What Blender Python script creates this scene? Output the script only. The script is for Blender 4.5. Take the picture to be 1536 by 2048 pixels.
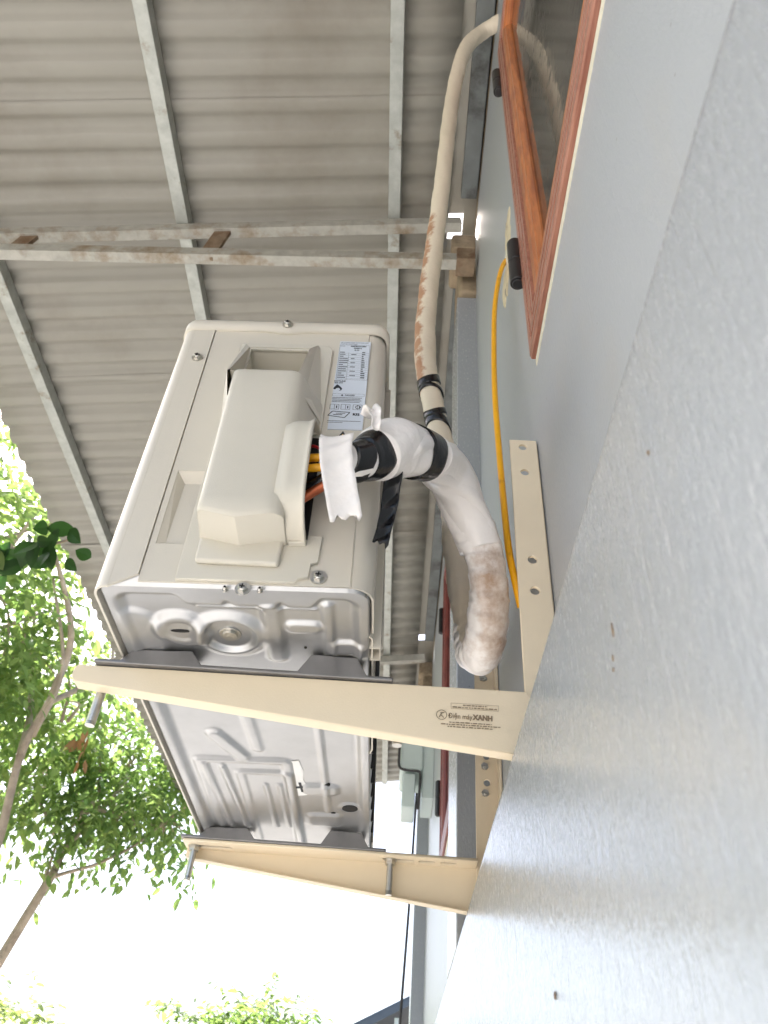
import bpy, bmesh, math, random
from mathutils import Vector, Matrix, Euler
random.seed(7)
for o in list(bpy.data.objects): bpy.data.objects.remove(o)
S = bpy.context.scene
COL = S.collection

# ---------------------------------------------------------------- camera
cam_d = bpy.data.cameras.new('camera'); cam = bpy.data.objects.new('camera', cam_d); COL.objects.link(cam)
cam_d.sensor_fit = 'VERTICAL'; cam_d.sensor_height = 36; cam_d.sensor_width = 27
cam_d.lens = 26.891; cam_d.clip_start = 0.01; cam_d.clip_end = 3000
PITCH, YAW, ROLL = 0.747, -0.0546, 0.0901
_f = Vector((math.sin(YAW)*math.cos(PITCH), math.cos(YAW)*math.cos(PITCH), math.sin(PITCH)))
_r0 = Vector((math.cos(YAW), -math.sin(YAW), 0)); _u0 = _r0.cross(_f)
_r = math.cos(ROLL)*_r0 + math.sin(ROLL)*_u0; _u = -math.sin(ROLL)*_r0 + math.cos(ROLL)*_u0
cam.matrix_world = Matrix(((_r.x, _u.x, -_f.x, 0), (_r.y, _u.y, -_f.y, 0), (_r.z, _u.z, -_f.z, 0), (0, 0, 0, 1)))
S.camera = cam
cam_d.dof.use_dof = True; cam_d.dof.focus_distance = .95; cam_d.dof.aperture_fstop = 13     # small phone lens: only the wall beside it is soft
S.render.resolution_x = 768; S.render.resolution_y = 1024

# ---------------------------------------------------------------- world, sun, exposure
SUN_EL, SUN_AZ = math.radians(58), math.radians(-52)      # azimuth from +Y towards +X
W = bpy.data.worlds.new('World'); S.world = W; W.use_nodes = True
nt = W.node_tree; bg = nt.nodes['Background']
sky = nt.nodes.new('ShaderNodeTexSky'); sky.sky_type = 'NISHITA'; sky.sun_disc = False
sky.sun_elevation = SUN_EL; sky.sun_rotation = SUN_AZ; sky.dust_density = 6.0; sky.air_density = 1.0; sky.ozone_density = 1.0
nt.links.new(sky.outputs[0], bg.inputs[0]); bg.inputs[1].default_value = 0.15
sun_d = bpy.data.lights.new('sun', 'SUN'); sun_d.energy = 3.4; sun_d.angle = math.radians(0.6); sun_d.color = (1, .97, .93)
sun = bpy.data.objects.new('sun', sun_d); COL.objects.link(sun)
_sd = Vector((math.sin(SUN_AZ)*math.cos(SUN_EL), math.cos(SUN_AZ)*math.cos(SUN_EL), math.sin(SUN_EL)))
sun.rotation_euler = _sd.to_track_quat('Z', 'Y').to_euler(); sun.location = _sd*30
S.view_settings.view_transform = 'Standard'; S.view_settings.look = 'None'
S.view_settings.exposure = 1.82; S.view_settings.gamma = 1
S.view_settings.use_curve_mapping = False

GZ = -1.75      # ground level (the camera is held 1.75 m above it)
XW = 0.15       # face of the infill wall
XB = 0.093      # face of the pilasters and the tie beam

# ---------------------------------------------------------------- materials
def lin(c):
    return tuple(((v/255)/12.92 if v/255 <= .04045 else ((v/255+.055)/1.055)**2.4) for v in c)
def mat(name, rgb, rough=.5, metal=0, spec=.5, var=.08, vscale=6, bump=0, bscale=120, coord='Object', rgb2=None, mask=None, stretch=None, detail=4, linear=False, roughvar=0, dist=.002):
    m = bpy.data.materials.new(name); m.use_nodes = True; n = m.node_tree.nodes; l = m.node_tree.links
    b = n['Principled BSDF']; b.inputs['Roughness'].default_value = rough; b.inputs['Metallic'].default_value = metal
    b.inputs['Specular IOR Level'].default_value = spec
    c = rgb if linear else lin(rgb)
    tc = n.new('ShaderNodeTexCoord'); src = tc.outputs[coord]
    if stretch:
        mp = n.new('ShaderNodeMapping'); mp.inputs['Scale'].default_value = stretch; l.new(src, mp.inputs[0]); src = mp.outputs[0]
    nz = n.new('ShaderNodeTexNoise'); nz.inputs['Scale'].default_value = vscale; nz.inputs['Detail'].default_value = detail; nz.inputs['Roughness'].default_value = .6
    l.new(src, nz.inputs['Vector'])
    mx = n.new('ShaderNodeMix'); mx.data_type = 'RGBA'
    mx.inputs[6].default_value = (*[v*(1-var) for v in c], 1)
    mx.inputs[7].default_value = (*[min(1, v*(1+var)) for v in c], 1)
    rp = n.new('ShaderNodeMapRange'); rp.inputs[1].default_value = .3; rp.inputs[2].default_value = .7
    l.new(nz.outputs[0], rp.inputs[0]); l.new(rp.outputs[0], mx.inputs[0]); out = mx.outputs[2]
    if rgb2 is not None:
        c2 = rgb2 if linear else lin(rgb2)
        m2 = n.new('ShaderNodeMix'); m2.data_type = 'RGBA'; m2.inputs[7].default_value = (*c2, 1); l.new(out, m2.inputs[6])
        n2 = n.new('ShaderNodeTexNoise'); n2.inputs['Scale'].default_value = mask[0]; n2.inputs['Detail'].default_value = 6; n2.inputs['Roughness'].default_value = .65
        l.new(src, n2.inputs['Vector'])
        r2 = n.new('ShaderNodeMapRange'); r2.inputs[1].default_value = mask[1]; r2.inputs[2].default_value = mask[2]
        l.new(n2.outputs[0], r2.inputs[0]); l.new(r2.outputs[0], m2.inputs[0]); out = m2.outputs[2]
    l.new(out, b.inputs['Base Color'])
    if roughvar:
        rr = n.new('ShaderNodeMapRange'); rr.inputs[3].default_value = rough-roughvar; rr.inputs[4].default_value = rough+roughvar
        l.new(nz.outputs[0], rr.inputs[0]); l.new(rr.outputs[0], b.inputs['Roughness'])
    if bump:
        nb = n.new('ShaderNodeTexNoise'); nb.inputs['Scale'].default_value = bscale; nb.inputs['Detail'].default_value = 5
        l.new(src, nb.inputs['Vector'])
        bp = n.new('ShaderNodeBump'); bp.inputs['Strength'].default_value = bump; bp.inputs['Distance'].default_value = dist
        l.new(nb.outputs[0], bp.inputs['Height']); l.new(bp.outputs[0], b.inputs['Normal'])
    m['bsdf'] = 1
    return m

M = {}
M['beige'] = mat('unit_enamel', (207, 201, 188), .38, var=.03, vscale=3, bump=.05, bscale=500)
M['plastic'] = mat('cover_plastic', (205, 200, 187), .5, var=.03, vscale=8, bump=.12, bscale=900)
M['bracket'] = mat('bracket_powder_coat', (229, 214, 187), .45, var=.05, vscale=5, bump=.08, bscale=600, rgb2=(190, 168, 135), mask=(9, .62, .8))
M['galv'] = mat('galvanised_pan', (182, 183, 184), .33, metal=.85, var=.10, vscale=14, roughvar=.05)
M['foot'] = mat('foot_steel', (128, 127, 127), .4, metal=.6, var=.15, vscale=20)
M['screw'] = mat('zinc_screw', (200, 198, 192), .28, metal=1, var=.1, vscale=90)
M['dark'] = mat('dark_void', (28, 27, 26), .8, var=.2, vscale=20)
M['fin'] = mat('coil_fins', (60, 62, 66), .5, metal=.6, var=.2, vscale=30, stretch=(1, 60, 1))
M['roof'] = mat('roof_sheet_underside', (152, 149, 140), .46, var=.05, vscale=2.2, bump=.15, bscale=25, rgb2=(134, 128, 117), mask=(1.7, .5, .75), roughvar=.1)
M['purlin'] = mat('galvanised_purlin', (172, 175, 170), .42, metal=.35, var=.16, vscale=25, rgb2=(128, 116, 98), mask=(14, .58, .72))
M['platem'] = mat('dark_wall_plate', (104, 108, 108), .55, metal=.2, var=.2, vscale=12, rgb2=(70, 70, 68), mask=(8, .5, .65))
M['chord'] = mat('dusty_truss_steel', (170, 168, 160), .6, metal=.15, var=.15, vscale=30, rgb2=(136, 120, 98), mask=(9, .5, .68), bump=.4, bscale=90)
M['rust'] = mat('rusty_strap', (128, 110, 90), .8, var=.2, vscale=30, rgb2=(104, 78, 56), mask=(20, .45, .65), bump=.5, bscale=120)
M['concrete'] = mat('raw_concrete', (150, 134, 112), .9, var=.2, vscale=14, rgb2=(112, 98, 80), mask=(10, .45, .65), bump=1, bscale=70)
M['cream'] = mat('cream_filler', (216, 210, 192), .8, var=.1, vscale=30, bump=.5, bscale=150)
M['plaster'] = mat('bare_plaster', (205, 192, 165), .9, var=.12, vscale=35, rgb2=(128, 122, 110), mask=(22, .55, .62), bump=.8, bscale=150)
M['black'] = mat('black_metal', (34, 33, 35), .35, var=.2, vscale=30)
M['btape'] = mat('black_pvc_tape', (22, 23, 26), .22, var=.2, vscale=50, bump=.5, bscale=90)
M['yellow'] = mat('yellow_sheath', (246, 178, 18), .35, var=.06, vscale=30, rgb2=(196, 130, 20), mask=(40, .6, .75))
M['copper'] = mat('copper_pipe', (178, 98, 66), .35, metal=.7, var=.15, vscale=40)
M['red'] = mat('red_wire', (180, 26, 40), .4)
M['ink'] = mat('printed_ink', (132, 114, 92), .6)
M['inkd'] = mat('label_ink', (44, 48, 54), .6)
M['label'] = mat('label_film', (208, 216, 226), .3, var=.02)
M['warn'] = mat('warning_yellow', (240, 190, 30), .4)
M['white'] = mat('white_paint_patch', (232, 232, 230), .5, var=.06, vscale=40)
M['boxm'] = mat('pale_grey_box', (196, 208, 206), .45, var=.05)
M['neigh'] = mat('neighbour_wall', (176, 172, 164), .85, var=.1)
M['neighroof'] = mat('neighbour_roof', (84, 92, 100), .4, metal=.4, var=.12)
M['bark'] = mat('bark', (176, 160, 140), .9, var=.25, vscale=9, bump=.8, bscale=40, rgb2=(138, 122, 104), mask=(6, .5, .7), dist=.01)
M['deadleaf'] = mat('dead_leaf', (176, 128, 84), .8, var=.2, vscale=12)
M['wire'] = mat('dark_cable', (52, 50, 52), .5)

def wood():
    m = mat('varnished_wood', (182, 110, 64), .3, var=.22, vscale=9, stretch=(30, 3, 3), rgb2=(148, 82, 52), mask=(4, .48, .66), bump=.15, bscale=60)
    return m
M['wood'] = wood()
M['wooddark'] = mat('redwood_frame', (168, 116, 98), .32, var=.2, vscale=9, stretch=(30, 2, 30), rgb2=(140, 86, 70), mask=(5, .45, .65), bump=.15, bscale=60)

def glass():
    m = mat('window_glass', (30, 29, 28), .03, var=.05)
    b = m.node_tree.nodes['Principled BSDF']; b.inputs['IOR'].default_value = 1.6
    n = m.node_tree.nodes; l = m.node_tree.links
    tc = n.new('ShaderNodeTexCoord'); nz = n.new('ShaderNodeTexNoise'); nz.inputs['Scale'].default_value = 60; nz.inputs['Detail'].default_value = 6
    l.new(tc.outputs['Object'], nz.inputs[0])
    r = n.new('ShaderNodeMapRange'); r.inputs[1].default_value = .45; r.inputs[2].default_value = .8; r.inputs[3].default_value = .02; r.inputs[4].default_value = .3
    l.new(nz.outputs[0], r.inputs[0]); l.new(r.outputs[0], b.inputs['Roughness'])
    return m
M['glass'] = glass()

def wall_paint(name='wall_paint', rough=.36, ca=(162, 167, 173), cb=(171, 175, 180), gvar=.03, bstr=.3):
    """Eggshell wall paint over hand-trowelled plaster: coarse float marks along the wall plus fine grain."""
    m = bpy.data.materials.new(name); m.use_nodes = True; n = m.node_tree.nodes; l = m.node_tree.links
    b = n['Principled BSDF']; b.inputs['Roughness'].default_value = rough; b.inputs['Specular IOR Level'].default_value = .7
    tc = n.new('ShaderNodeTexCoord')
    def noise(scale, stretch, det=5, rough=.55):
        mp = n.new('ShaderNodeMapping'); mp.inputs['Scale'].default_value = stretch; l.new(tc.outputs['Object'], mp.inputs[0])
        z = n.new('ShaderNodeTexNoise'); z.inputs['Scale'].default_value = scale; z.inputs['Detail'].default_value = det; z.inputs['Roughness'].default_value = rough
        l.new(mp.outputs[0], z.inputs[0]); return z.outputs[0]
    base = n.new('ShaderNodeMix'); base.data_type = 'RGBA'
    base.inputs[6].default_value = (*lin(ca), 1); base.inputs[7].default_value = (*lin(cb), 1)
    l.new(noise(1.6, (1, 1, 1), 6), base.inputs[0])
    st = n.new('ShaderNodeMix'); st.data_type = 'RGBA'; st.inputs[7].default_value = (*lin((176, 170, 160)), 1)
    r = n.new('ShaderNodeMapRange'); r.inputs[1].default_value = .56; r.inputs[2].default_value = .8; r.inputs[4].default_value = .6
    l.new(noise(3.1, (1, 1, .5), 8, .65), r.inputs[0]); l.new(r.outputs[0], st.inputs[0]); l.new(base.outputs[2], st.inputs[6])
    # pin-holes and dark specks
    sp = n.new('ShaderNodeTexVoronoi'); sp.inputs['Scale'].default_value = 26; l.new(tc.outputs['Object'], sp.inputs['Vector'])
    sr = n.new('ShaderNodeMapRange'); sr.inputs[1].default_value = .03; sr.inputs[2].default_value = .045; sr.inputs[3].default_value = .5; sr.inputs[4].default_value = 0
    l.new(sp.outputs['Distance'], sr.inputs[0])
    s2 = n.new('ShaderNodeMix'); s2.data_type = 'RGBA'; s2.inputs[7].default_value = (*lin((110, 104, 98)), 1)
    l.new(sr.outputs[0], s2.inputs[0]); l.new(st.outputs[2], s2.inputs[6]); l.new(s2.outputs[2], b.inputs['Base Color'])
    add = n.new('ShaderNodeMath'); add.operation = 'MULTIPLY_ADD'; add.inputs[1].default_value = 1.3
    l.new(noise(340, (1, 1, .35), 2, .6), add.inputs[0])
    add2 = n.new('ShaderNodeMath'); add2.operation = 'MULTIPLY_ADD'; add2.inputs[1].default_value = .45
    l.new(noise(90, (1, 1, .10), 4), add2.inputs[0])
    add3 = n.new('ShaderNodeMath'); add3.operation = 'MULTIPLY_ADD'; add3.inputs[1].default_value = .5
    l.new(noise(9, (1, 1, .6), 3), add3.inputs[0])
    gr = n.new('ShaderNodeMapRange'); gr.inputs[1].default_value = .62; gr.inputs[2].default_value = .70; gr.inputs[3].default_value = 0; gr.inputs[4].default_value = -.45
    l.new(noise(170, (1, 1, .015), 2), gr.inputs[0]); l.new(gr.outputs[0], add3.inputs[2])
    l.new(add3.outputs[0], add2.inputs[2]); l.new(add2.outputs[0], add.inputs[2])
    gv_ = n.new('ShaderNodeMapRange'); gv_.inputs[1].default_value = .40; gv_.inputs[2].default_value = .62; gv_.inputs[3].default_value = rough-gvar*.4; gv_.inputs[4].default_value = rough+gvar
    l.new(noise(300, (1, 1, .3), 3, .7), gv_.inputs[0]); l.new(gv_.outputs[0], b.inputs['Roughness'])
    bp = n.new('ShaderNodeBump'); bp.inputs['Strength'].default_value = bstr; bp.inputs['Distance'].default_value = .0012
    l.new(add.outputs[0], bp.inputs['Height']); l.new(bp.outputs[0], b.inputs['Normal'])
    return m
M['maroon'] = mat('maroon_frame', (124, 62, 58), .4, var=.2, vscale=9, stretch=(30, 3, 3), rgb2=(98, 48, 46), mask=(5, .45, .65))
M['wall'] = wall_paint()
M['beam'] = wall_paint('wall_paint_shaded', .23, (154, 159, 166), (163, 167, 173), .05, .38)  # same wall paint toned darker: weaker light put into the colour

def wrap_mat(name, clean, dirty, lo, hi, rough, turns):
    """Off-white PVC pipe wrap: helical overlap lines from the UV, dirt from a painted-in dirt attribute times noise."""
    m = bpy.data.materials.new(name); m.use_nodes = True; n = m.node_tree.nodes; l = m.node_tree.links
    b = n['Principled BSDF']; b.inputs['Roughness'].default_value = rough
    tc = n.new('ShaderNodeTexCoord')
    nz = n.new('ShaderNodeTexNoise'); nz.inputs['Scale'].default_value = 38; nz.inputs['Detail'].default_value = 6; nz.inputs['Roughness'].default_value = .65
    l.new(tc.outputs['Object'], nz.inputs[0])
    at = n.new('ShaderNodeAttribute'); at.attribute_name = 'dirt'
    ad = n.new('ShaderNodeMath'); ad.operation = 'ADD'; l.new(nz.outputs[0], ad.inputs[0]); l.new(at.outputs['Fac'], ad.inputs[1])
    r = n.new('ShaderNodeMapRange'); r.inputs[1].default_value = lo; r.inputs[2].default_value = hi; l.new(ad.outputs[0], r.inputs[0])
    n2 = n.new('ShaderNodeTexNoise'); n2.inputs['Scale'].default_value = 12; n2.inputs['Detail'].default_value = 5; l.new(tc.outputs['Object'], n2.inputs[0])
    c1 = n.new('ShaderNodeMix'); c1.data_type = 'RGBA'; c1.inputs[6].default_value = (*lin(clean), 1); c1.inputs[7].default_value = (*[v*.88 for v in lin(clean)], 1)
    l.new(n2.outputs[0], c1.inputs[0])
    c2 = n.new('ShaderNodeMix'); c2.data_type = 'RGBA'; c2.inputs[7].default_value = (*lin(dirty), 1); l.new(c1.outputs[2], c2.inputs[6]); l.new(r.outputs[0], c2.inputs[0])
    l.new(c2.outputs[2], b.inputs['Base Color'])
    n3 = n.new('ShaderNodeTexNoise'); n3.inputs['Scale'].default_value = 55; n3.inputs['Detail'].default_value = 3; l.new(tc.outputs['Object'], n3.inputs[0])
    bp = n.new('ShaderNodeBump'); bp.inputs['Strength'].default_value = .6; bp.inputs['Distance'].default_value = .003
    l.new(n3.outputs[0], bp.inputs['Height']); l.new(bp.outputs[0], b.inputs['Normal'])
    return m
M['wrap_old'] = wrap_mat('dusty_pipe_wrap', (226, 214, 194), (172, 130, 100), .95, 1.10, .6, 30)
M['wrap_new'] = wrap_mat('white_pipe_wrap', (246, 241, 237), (178, 150, 127), .88, 1.22, .30, 10)

def leaf_mat(name, c, tr):
    m = bpy.data.materials.new(name); m.use_nodes = True; n = m.node_tree.nodes; l = m.node_tree.links
    b = n['Principled BSDF']; b.inputs['Roughness'].default_value = .42
    out = n['Material Output']
    gi = n.new('ShaderNodeAttribute'); gi.attribute_name = 'tint'
    mx = n.new('ShaderNodeMix'); mx.data_type = 'RGBA'; mx.inputs[6].default_value = (*c[0], 1); mx.inputs[7].default_value = (*c[1], 1)
    l.new(gi.outputs['Fac'], mx.inputs[0]); l.new(mx.outputs[2], b.inputs['Base Color'])
    t = n.new('ShaderNodeBsdfTranslucent'); m2 = n.new('ShaderNodeMix'); m2.data_type = 'RGBA'
    m2.inputs[6].default_value = (*tr[0], 1); m2.inputs[7].default_value = (*tr[1], 1); l.new(gi.outputs['Fac'], m2.inputs[0]); l.new(m2.outputs[2], t.inputs[0])
    ms = n.new('ShaderNodeMixShader'); ms.inputs[0].default_value = .6
    l.new(b.outputs[0], ms.inputs[1]); l.new(t.outputs[0], ms.inputs[2]); l.new(ms.outputs[0], out.inputs[0])
    return m
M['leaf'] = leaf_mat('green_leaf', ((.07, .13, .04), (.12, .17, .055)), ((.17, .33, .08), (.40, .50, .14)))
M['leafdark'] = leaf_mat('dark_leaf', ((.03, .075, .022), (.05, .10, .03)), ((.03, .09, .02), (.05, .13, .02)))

# ---------------------------------------------------------------- helpers
def tag(o, label=None, cat=None, group=None, kind=None):
    if label: o['label'] = label
    if cat: o['category'] = cat
    if group: o['group'] = group
    if kind: o['kind'] = kind
    return o
def empty(name, loc=(0, 0, 0), rot=(0, 0, 0), **k):
    o = bpy.data.objects.new(name, None); COL.objects.link(o); o.location = loc; o.rotation_euler = rot; o.empty_display_size = .05
    return tag(o, **k)
def link(name, me, m=None, parent=None, smooth=False, bevel=0, seg=2, solid=0):
    o = bpy.data.objects.new(name, me); COL.objects.link(o)
    if m is not None and not me.materials: me.materials.append(M[m] if isinstance(m, str) else m)
    if parent is not None: o.parent = parent
    if smooth: me.polygons.foreach_set('use_smooth', [True]*len(me.polygons))
    if solid:
        md = o.modifiers.new('s', 'SOLIDIFY'); md.thickness = solid; md.offset = 0
    if bevel:
        md = o.modifiers.new('b', 'BEVEL'); md.width = bevel; md.segments = seg; md.limit_method = 'ANGLE'; md.angle_limit = math.radians(35)
        me.polygons.foreach_set('use_smooth', [True]*len(me.polygons))
        md2 = o.modifiers.new('w', 'WEIGHTED_NORMAL'); md2.keep_sharp = False
    return o
class MB:
    def __init__(s): s.v = []; s.f = []
    def add(s, v, f):
        k = len(s.v); s.v += [tuple(p) for p in v]; s.f += [tuple(i+k for i in q) for q in f]; return s
    def box(s, a, b):
        (x0, y0, z0), (x1, y1, z1) = a, b
        return s.add([(x0,y0,z0),(x1,y0,z0),(x1,y1,z0),(x0,y1,z0),(x0,y0,z1),(x1,y0,z1),(x1,y1,z1),(x0,y1,z1)],
                     [(0,3,2,1),(4,5,6,7),(0,1,5,4),(1,2,6,5),(2,3,7,6),(3,0,4,7)])
    def bar(s, a, b, w, h, up=(0, 0, 1)):
        a = Vector(a); b = Vector(b); d = (b-a).normalized(); x = d.cross(Vector(up)).normalized(); y = x.cross(d)
        P = []
        for c in (a, b):
            for i, j in ((-1,-1),(1,-1),(1,1),(-1,1)): P.append(c + x*(i*w/2) + y*(j*h/2))
        return s.add(P, [(0,1,2,3),(7,6,5,4),(0,4,5,1),(1,5,6,2),(2,6,7,3),(3,7,4,0)])
    def cyl(s, a, b, r, n=16, r2=None):
        a = Vector(a); b = Vector(b); d = (b-a).normalized(); x = d.orthogonal().normalized(); y = d.cross(x); r2 = r if r2 is None else r2
        P = [a + (x*math.cos(t)+y*math.sin(t))*r for t in [2*math.pi*i/n for i in range(n)]] + [b + (x*math.cos(t)+y*math.sin(t))*r2 for t in [2*math.pi*i/n for i in range(n)]]
        return s.add(P, [tuple(range(n))[::-1], tuple(range(n, 2*n))] + [(i, (i+1) % n, n+(i+1) % n, n+i) for i in range(n)])
    def mesh(s, name):
        me = bpy.data.meshes.new(name); me.from_pydata(s.v, [], s.f); me.update(); return me
    def fixed(s, name):
        me = s.mesh(name); bm = bmesh.new(); bm.from_mesh(me); bmesh.ops.recalc_face_normals(bm, faces=bm.faces); bm.to_mesh(me); bm.free(); return me
    def build(s, name, m, parent=None, **k): return link(name, s.fixed(name), m, parent, **k)

def box(name, a, b, m, parent=None, **k): return MB().box(a, b).build(name, m, parent, **k)
def catmull(P, n):
    P = [Vector(p) for p in P]; P = [P[0]*2-P[1]] + P + [P[-1]*2-P[-2]]; out = []
    for i in range(1, len(P)-2):
        for k in range(n):
            t = k/n; a, b, c, d = P[i-1:i+3]
            out.append(.5*((2*b)+(c-a)*t+(2*a-5*b+4*c-d)*t*t+(3*b-a-3*c+d)*t**3))
    out.append(P[-2]); return out
def interp(R, n):
    out = []
    for i in range(len(R)-1):
        for k in range(n): out.append(R[i]+(R[i+1]-R[i])*k/n)
    return out+[R[-1]]
def tube(name, P, R, m, parent=None, seg=16, rad=None, dirt=None, ref=(0, -1, 0), tilt=None, **k):
    """sweep along P (already dense); rad(i,s,ang)->factor ; dirt(i,s,ang)->0..1 stored as attribute"""
    n = len(P); V = []; F = []; s = 0; D = []
    t0 = (P[1]-P[0]).normalized(); x = Vector(ref); x = (x - t0*x.dot(t0)).normalized()
    for i in range(n):
        t = (P[min(i+1, n-1)]-P[max(i-1, 0)]).normalized(); x = (x - t*x.dot(t)).normalized(); y = t.cross(x)
        if i: s += (P[i]-P[i-1]).length
        for j in range(seg):
            a = 2*math.pi*j/seg; r = R[i]*(rad(i, s, a) if rad else 1)
            V.append(P[i]+(x*math.cos(a)+y*math.sin(a))*r+(t*tilt(a) if tilt else Vector()))
            D.append(dirt(i, s, a) if dirt else 0)
    for i in range(n-1):
        for j in range(seg):
            q = (i*seg+j, i*seg+(j+1) % seg, (i+1)*seg+(j+1) % seg, (i+1)*seg+j); F.append(q)
    F.append(tuple(range(seg))[::-1]); F.append(tuple((n-1)*seg+j for j in range(seg)))
    me = bpy.data.meshes.new(name); me.from_pydata([tuple(v) for v in V], [], F); me.update()
    if dirt:
        at = me.attributes.new('dirt', 'FLOAT', 'POINT'); at.data.foreach_set('value', D)
    return link(name, me, m, parent, smooth=True, **k)
def plate(name, outer, holes, thick, to3d, m, parent=None, bevel=.0008):
    """flat plate with true holes: outline and holes in 2D, to3d = 4x4 placing local (x,y,z)"""
    cu = bpy.data.curves.new(name, 'CURVE'); cu.dimensions = '2D'; cu.fill_mode = 'BOTH'; cu.extrude = thick/2; cu.bevel_depth = bevel; cu.bevel_resolution = 1; cu.offset = -bevel
    for pl in [outer]+holes:
        sp = cu.splines.new('POLY'); sp.points.add(len(pl)-1); sp.use_cyclic_u = True
        for p, q in zip(sp.points, pl): p.co = (q[0], q[1], 0, 1)
    tmp = bpy.data.objects.new('tmp', cu); COL.objects.link(tmp)
    me = bpy.data.meshes.new_from_object(tmp.evaluated_get(bpy.context.evaluated_depsgraph_get()))
    bpy.data.objects.remove(tmp); me.name = name; me.materials.clear(); me.transform(to3d)
    return link(name, me, m, parent)
def circ(x, y, r, n=20, sx=1): return [(x+sx*r*math.cos(2*math.pi*i/n), y+r*math.sin(2*math.pi*i/n)) for i in range(n)]
def slot(x0, x1, y, r, n=8):
    P = [(x1+r*math.cos(t), y+r*math.sin(t)) for t in [-math.pi/2+math.pi*i/n for i in range(n+1)]]
    return P+[(x0+r*math.cos(t), y+r*math.sin(t)) for t in [math.pi/2+math.pi*i/n for i in range(n+1)]]
XZ = lambda Y: Matrix(((1,0,0,0),(0,0,-1,Y),(0,1,0,0),(0,0,0,1)))       # local x->X, y->Z, normal -> -Y
def text_mesh(s, size, align='LEFT', bold=0, sx=1):
    cu = bpy.data.curves.new('t', 'FONT'); cu.body = s; cu.size = size; cu.align_x = align; cu.offset = bold; cu.resolution_u = 2
    o = bpy.data.objects.new('t', cu); COL.objects.link(o)
    me = bpy.data.meshes.new_from_object(o.evaluated_get(bpy.context.evaluated_depsgraph_get())); bpy.data.objects.remove(o)
    me.materials.clear(); me.transform(Matrix.Diagonal((sx, 1, 1, 1))); return me
def join_meshes(name, items):
    """items: list of (mesh, 4x4)"""
    bm = bmesh.new()
    for me, T in items:
        me.transform(T); bm.from_mesh(me)
    out = bpy.data.meshes.new(name); bm.to_mesh(out); bm.free(); return out
def rect_mesh(x0, y0, x1, y1):
    me = bpy.data.meshes.new('r'); me.from_pydata([(x0,y0,0),(x1,y0,0),(x1,y1,0),(x0,y1,0)], [], [(0,1,2,3)]); return me
def poly_mesh(P):
    me = bpy.data.meshes.new('p'); me.from_pydata([(a, b, 0) for a, b in P], [], [tuple(range(len(P)))]); return me
def ring_mesh(x, y, r0, r1, n=32):
    V = [(x+r*math.cos(2*math.pi*i/n), y+r*math.sin(2*math.pi*i/n), 0) for r in (r0, r1) for i in range(n)]
    me = bpy.data.meshes.new('ring'); me.from_pydata(V, [], [(i, (i+1) % n, n+(i+1) % n, n+i) for i in range(n)]); return me
def frame_mesh(x0, y0, x1, y1, w):
    V = [(x0,y0,0),(x1,y0,0),(x1,y1,0),(x0,y1,0),(x0+w,y0+w,0),(x1-w,y0+w,0),(x1-w,y1-w,0),(x0+w,y1-w,0)]
    me = bpy.data.meshes.new('fr'); me.from_pydata(V, [], [(0,1,5,4),(1,2,6,5),(2,3,7,6),(3,0,4,7)]); return me
def sstep(a, b, x):
    t = min(1, max(0, (x-a)/(b-a))); return t*t*(3-2*t)
def T(x=0, y=0, z=0): return Matrix.Translation((x, y, z))

# ---------------------------------------------------------------- ground
gm = bpy.data.meshes.new('ground'); N = 40; ext = 400
gv = []; gf = []
for i in range(N+1):
    for j in range(N+1):
        gv.append((-ext+2*ext*i/N, -ext+2*ext*j/N, GZ))
for i in range(N):
    for j in range(N): k = i*(N+1)+j; gf.append((k, k+N+1, k+N+2, k+1))
gm.from_pydata(gv, [], gf)
M['ground'] = mat('pale_yard_soil', (150, 147, 142), .9, var=.2, vscale=.6, bump=.8, bscale=14, rgb2=(84, 98, 52), mask=(.25, .58, .68), dist=.02)
tag(link('ground', gm, 'ground'), kind='structure')
M['apron'] = mat('concrete_apron', (178, 177, 176), .85, var=.12, vscale=1.5, bump=.5, bscale=60)
tag(box('concrete_path', (-2.6, -6, GZ-.1), (XB, 6.4, GZ+.08), 'apron'), kind='structure')

# ---------------------------------------------------------------- house wall with pilasters, tie beam and windows
Y0, Y1 = -4.0, 6.3
house = empty('house', (.2, 1, GZ), label='grey painted house wall with pilasters and brown framed windows', cat='house')
HM = Matrix.Translation((-.2, -1, -GZ))
def hpart(o, parent=None):
    o.parent = parent or house
    if parent is None: o.matrix_parent_inverse = HM
    return o
WZ0, WZ1, WTOP = .845, 2.08, 2.40
wins = [(-.72, .60), (1.74, 2.64), (4.2, 5.2)]
mb = MB(); yy = Y0
for a, b in wins:
    mb.box((XW, yy, GZ), (.33, a, WTOP)); mb.box((XW, a, GZ), (.33, b, WZ0)); mb.box((XW, a, WZ1), (.33, b, WTOP)); yy = b
mb.box((XW, yy, GZ), (.33, Y1, WTOP))
hpart(mb.build('wall', 'wall'))
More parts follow.
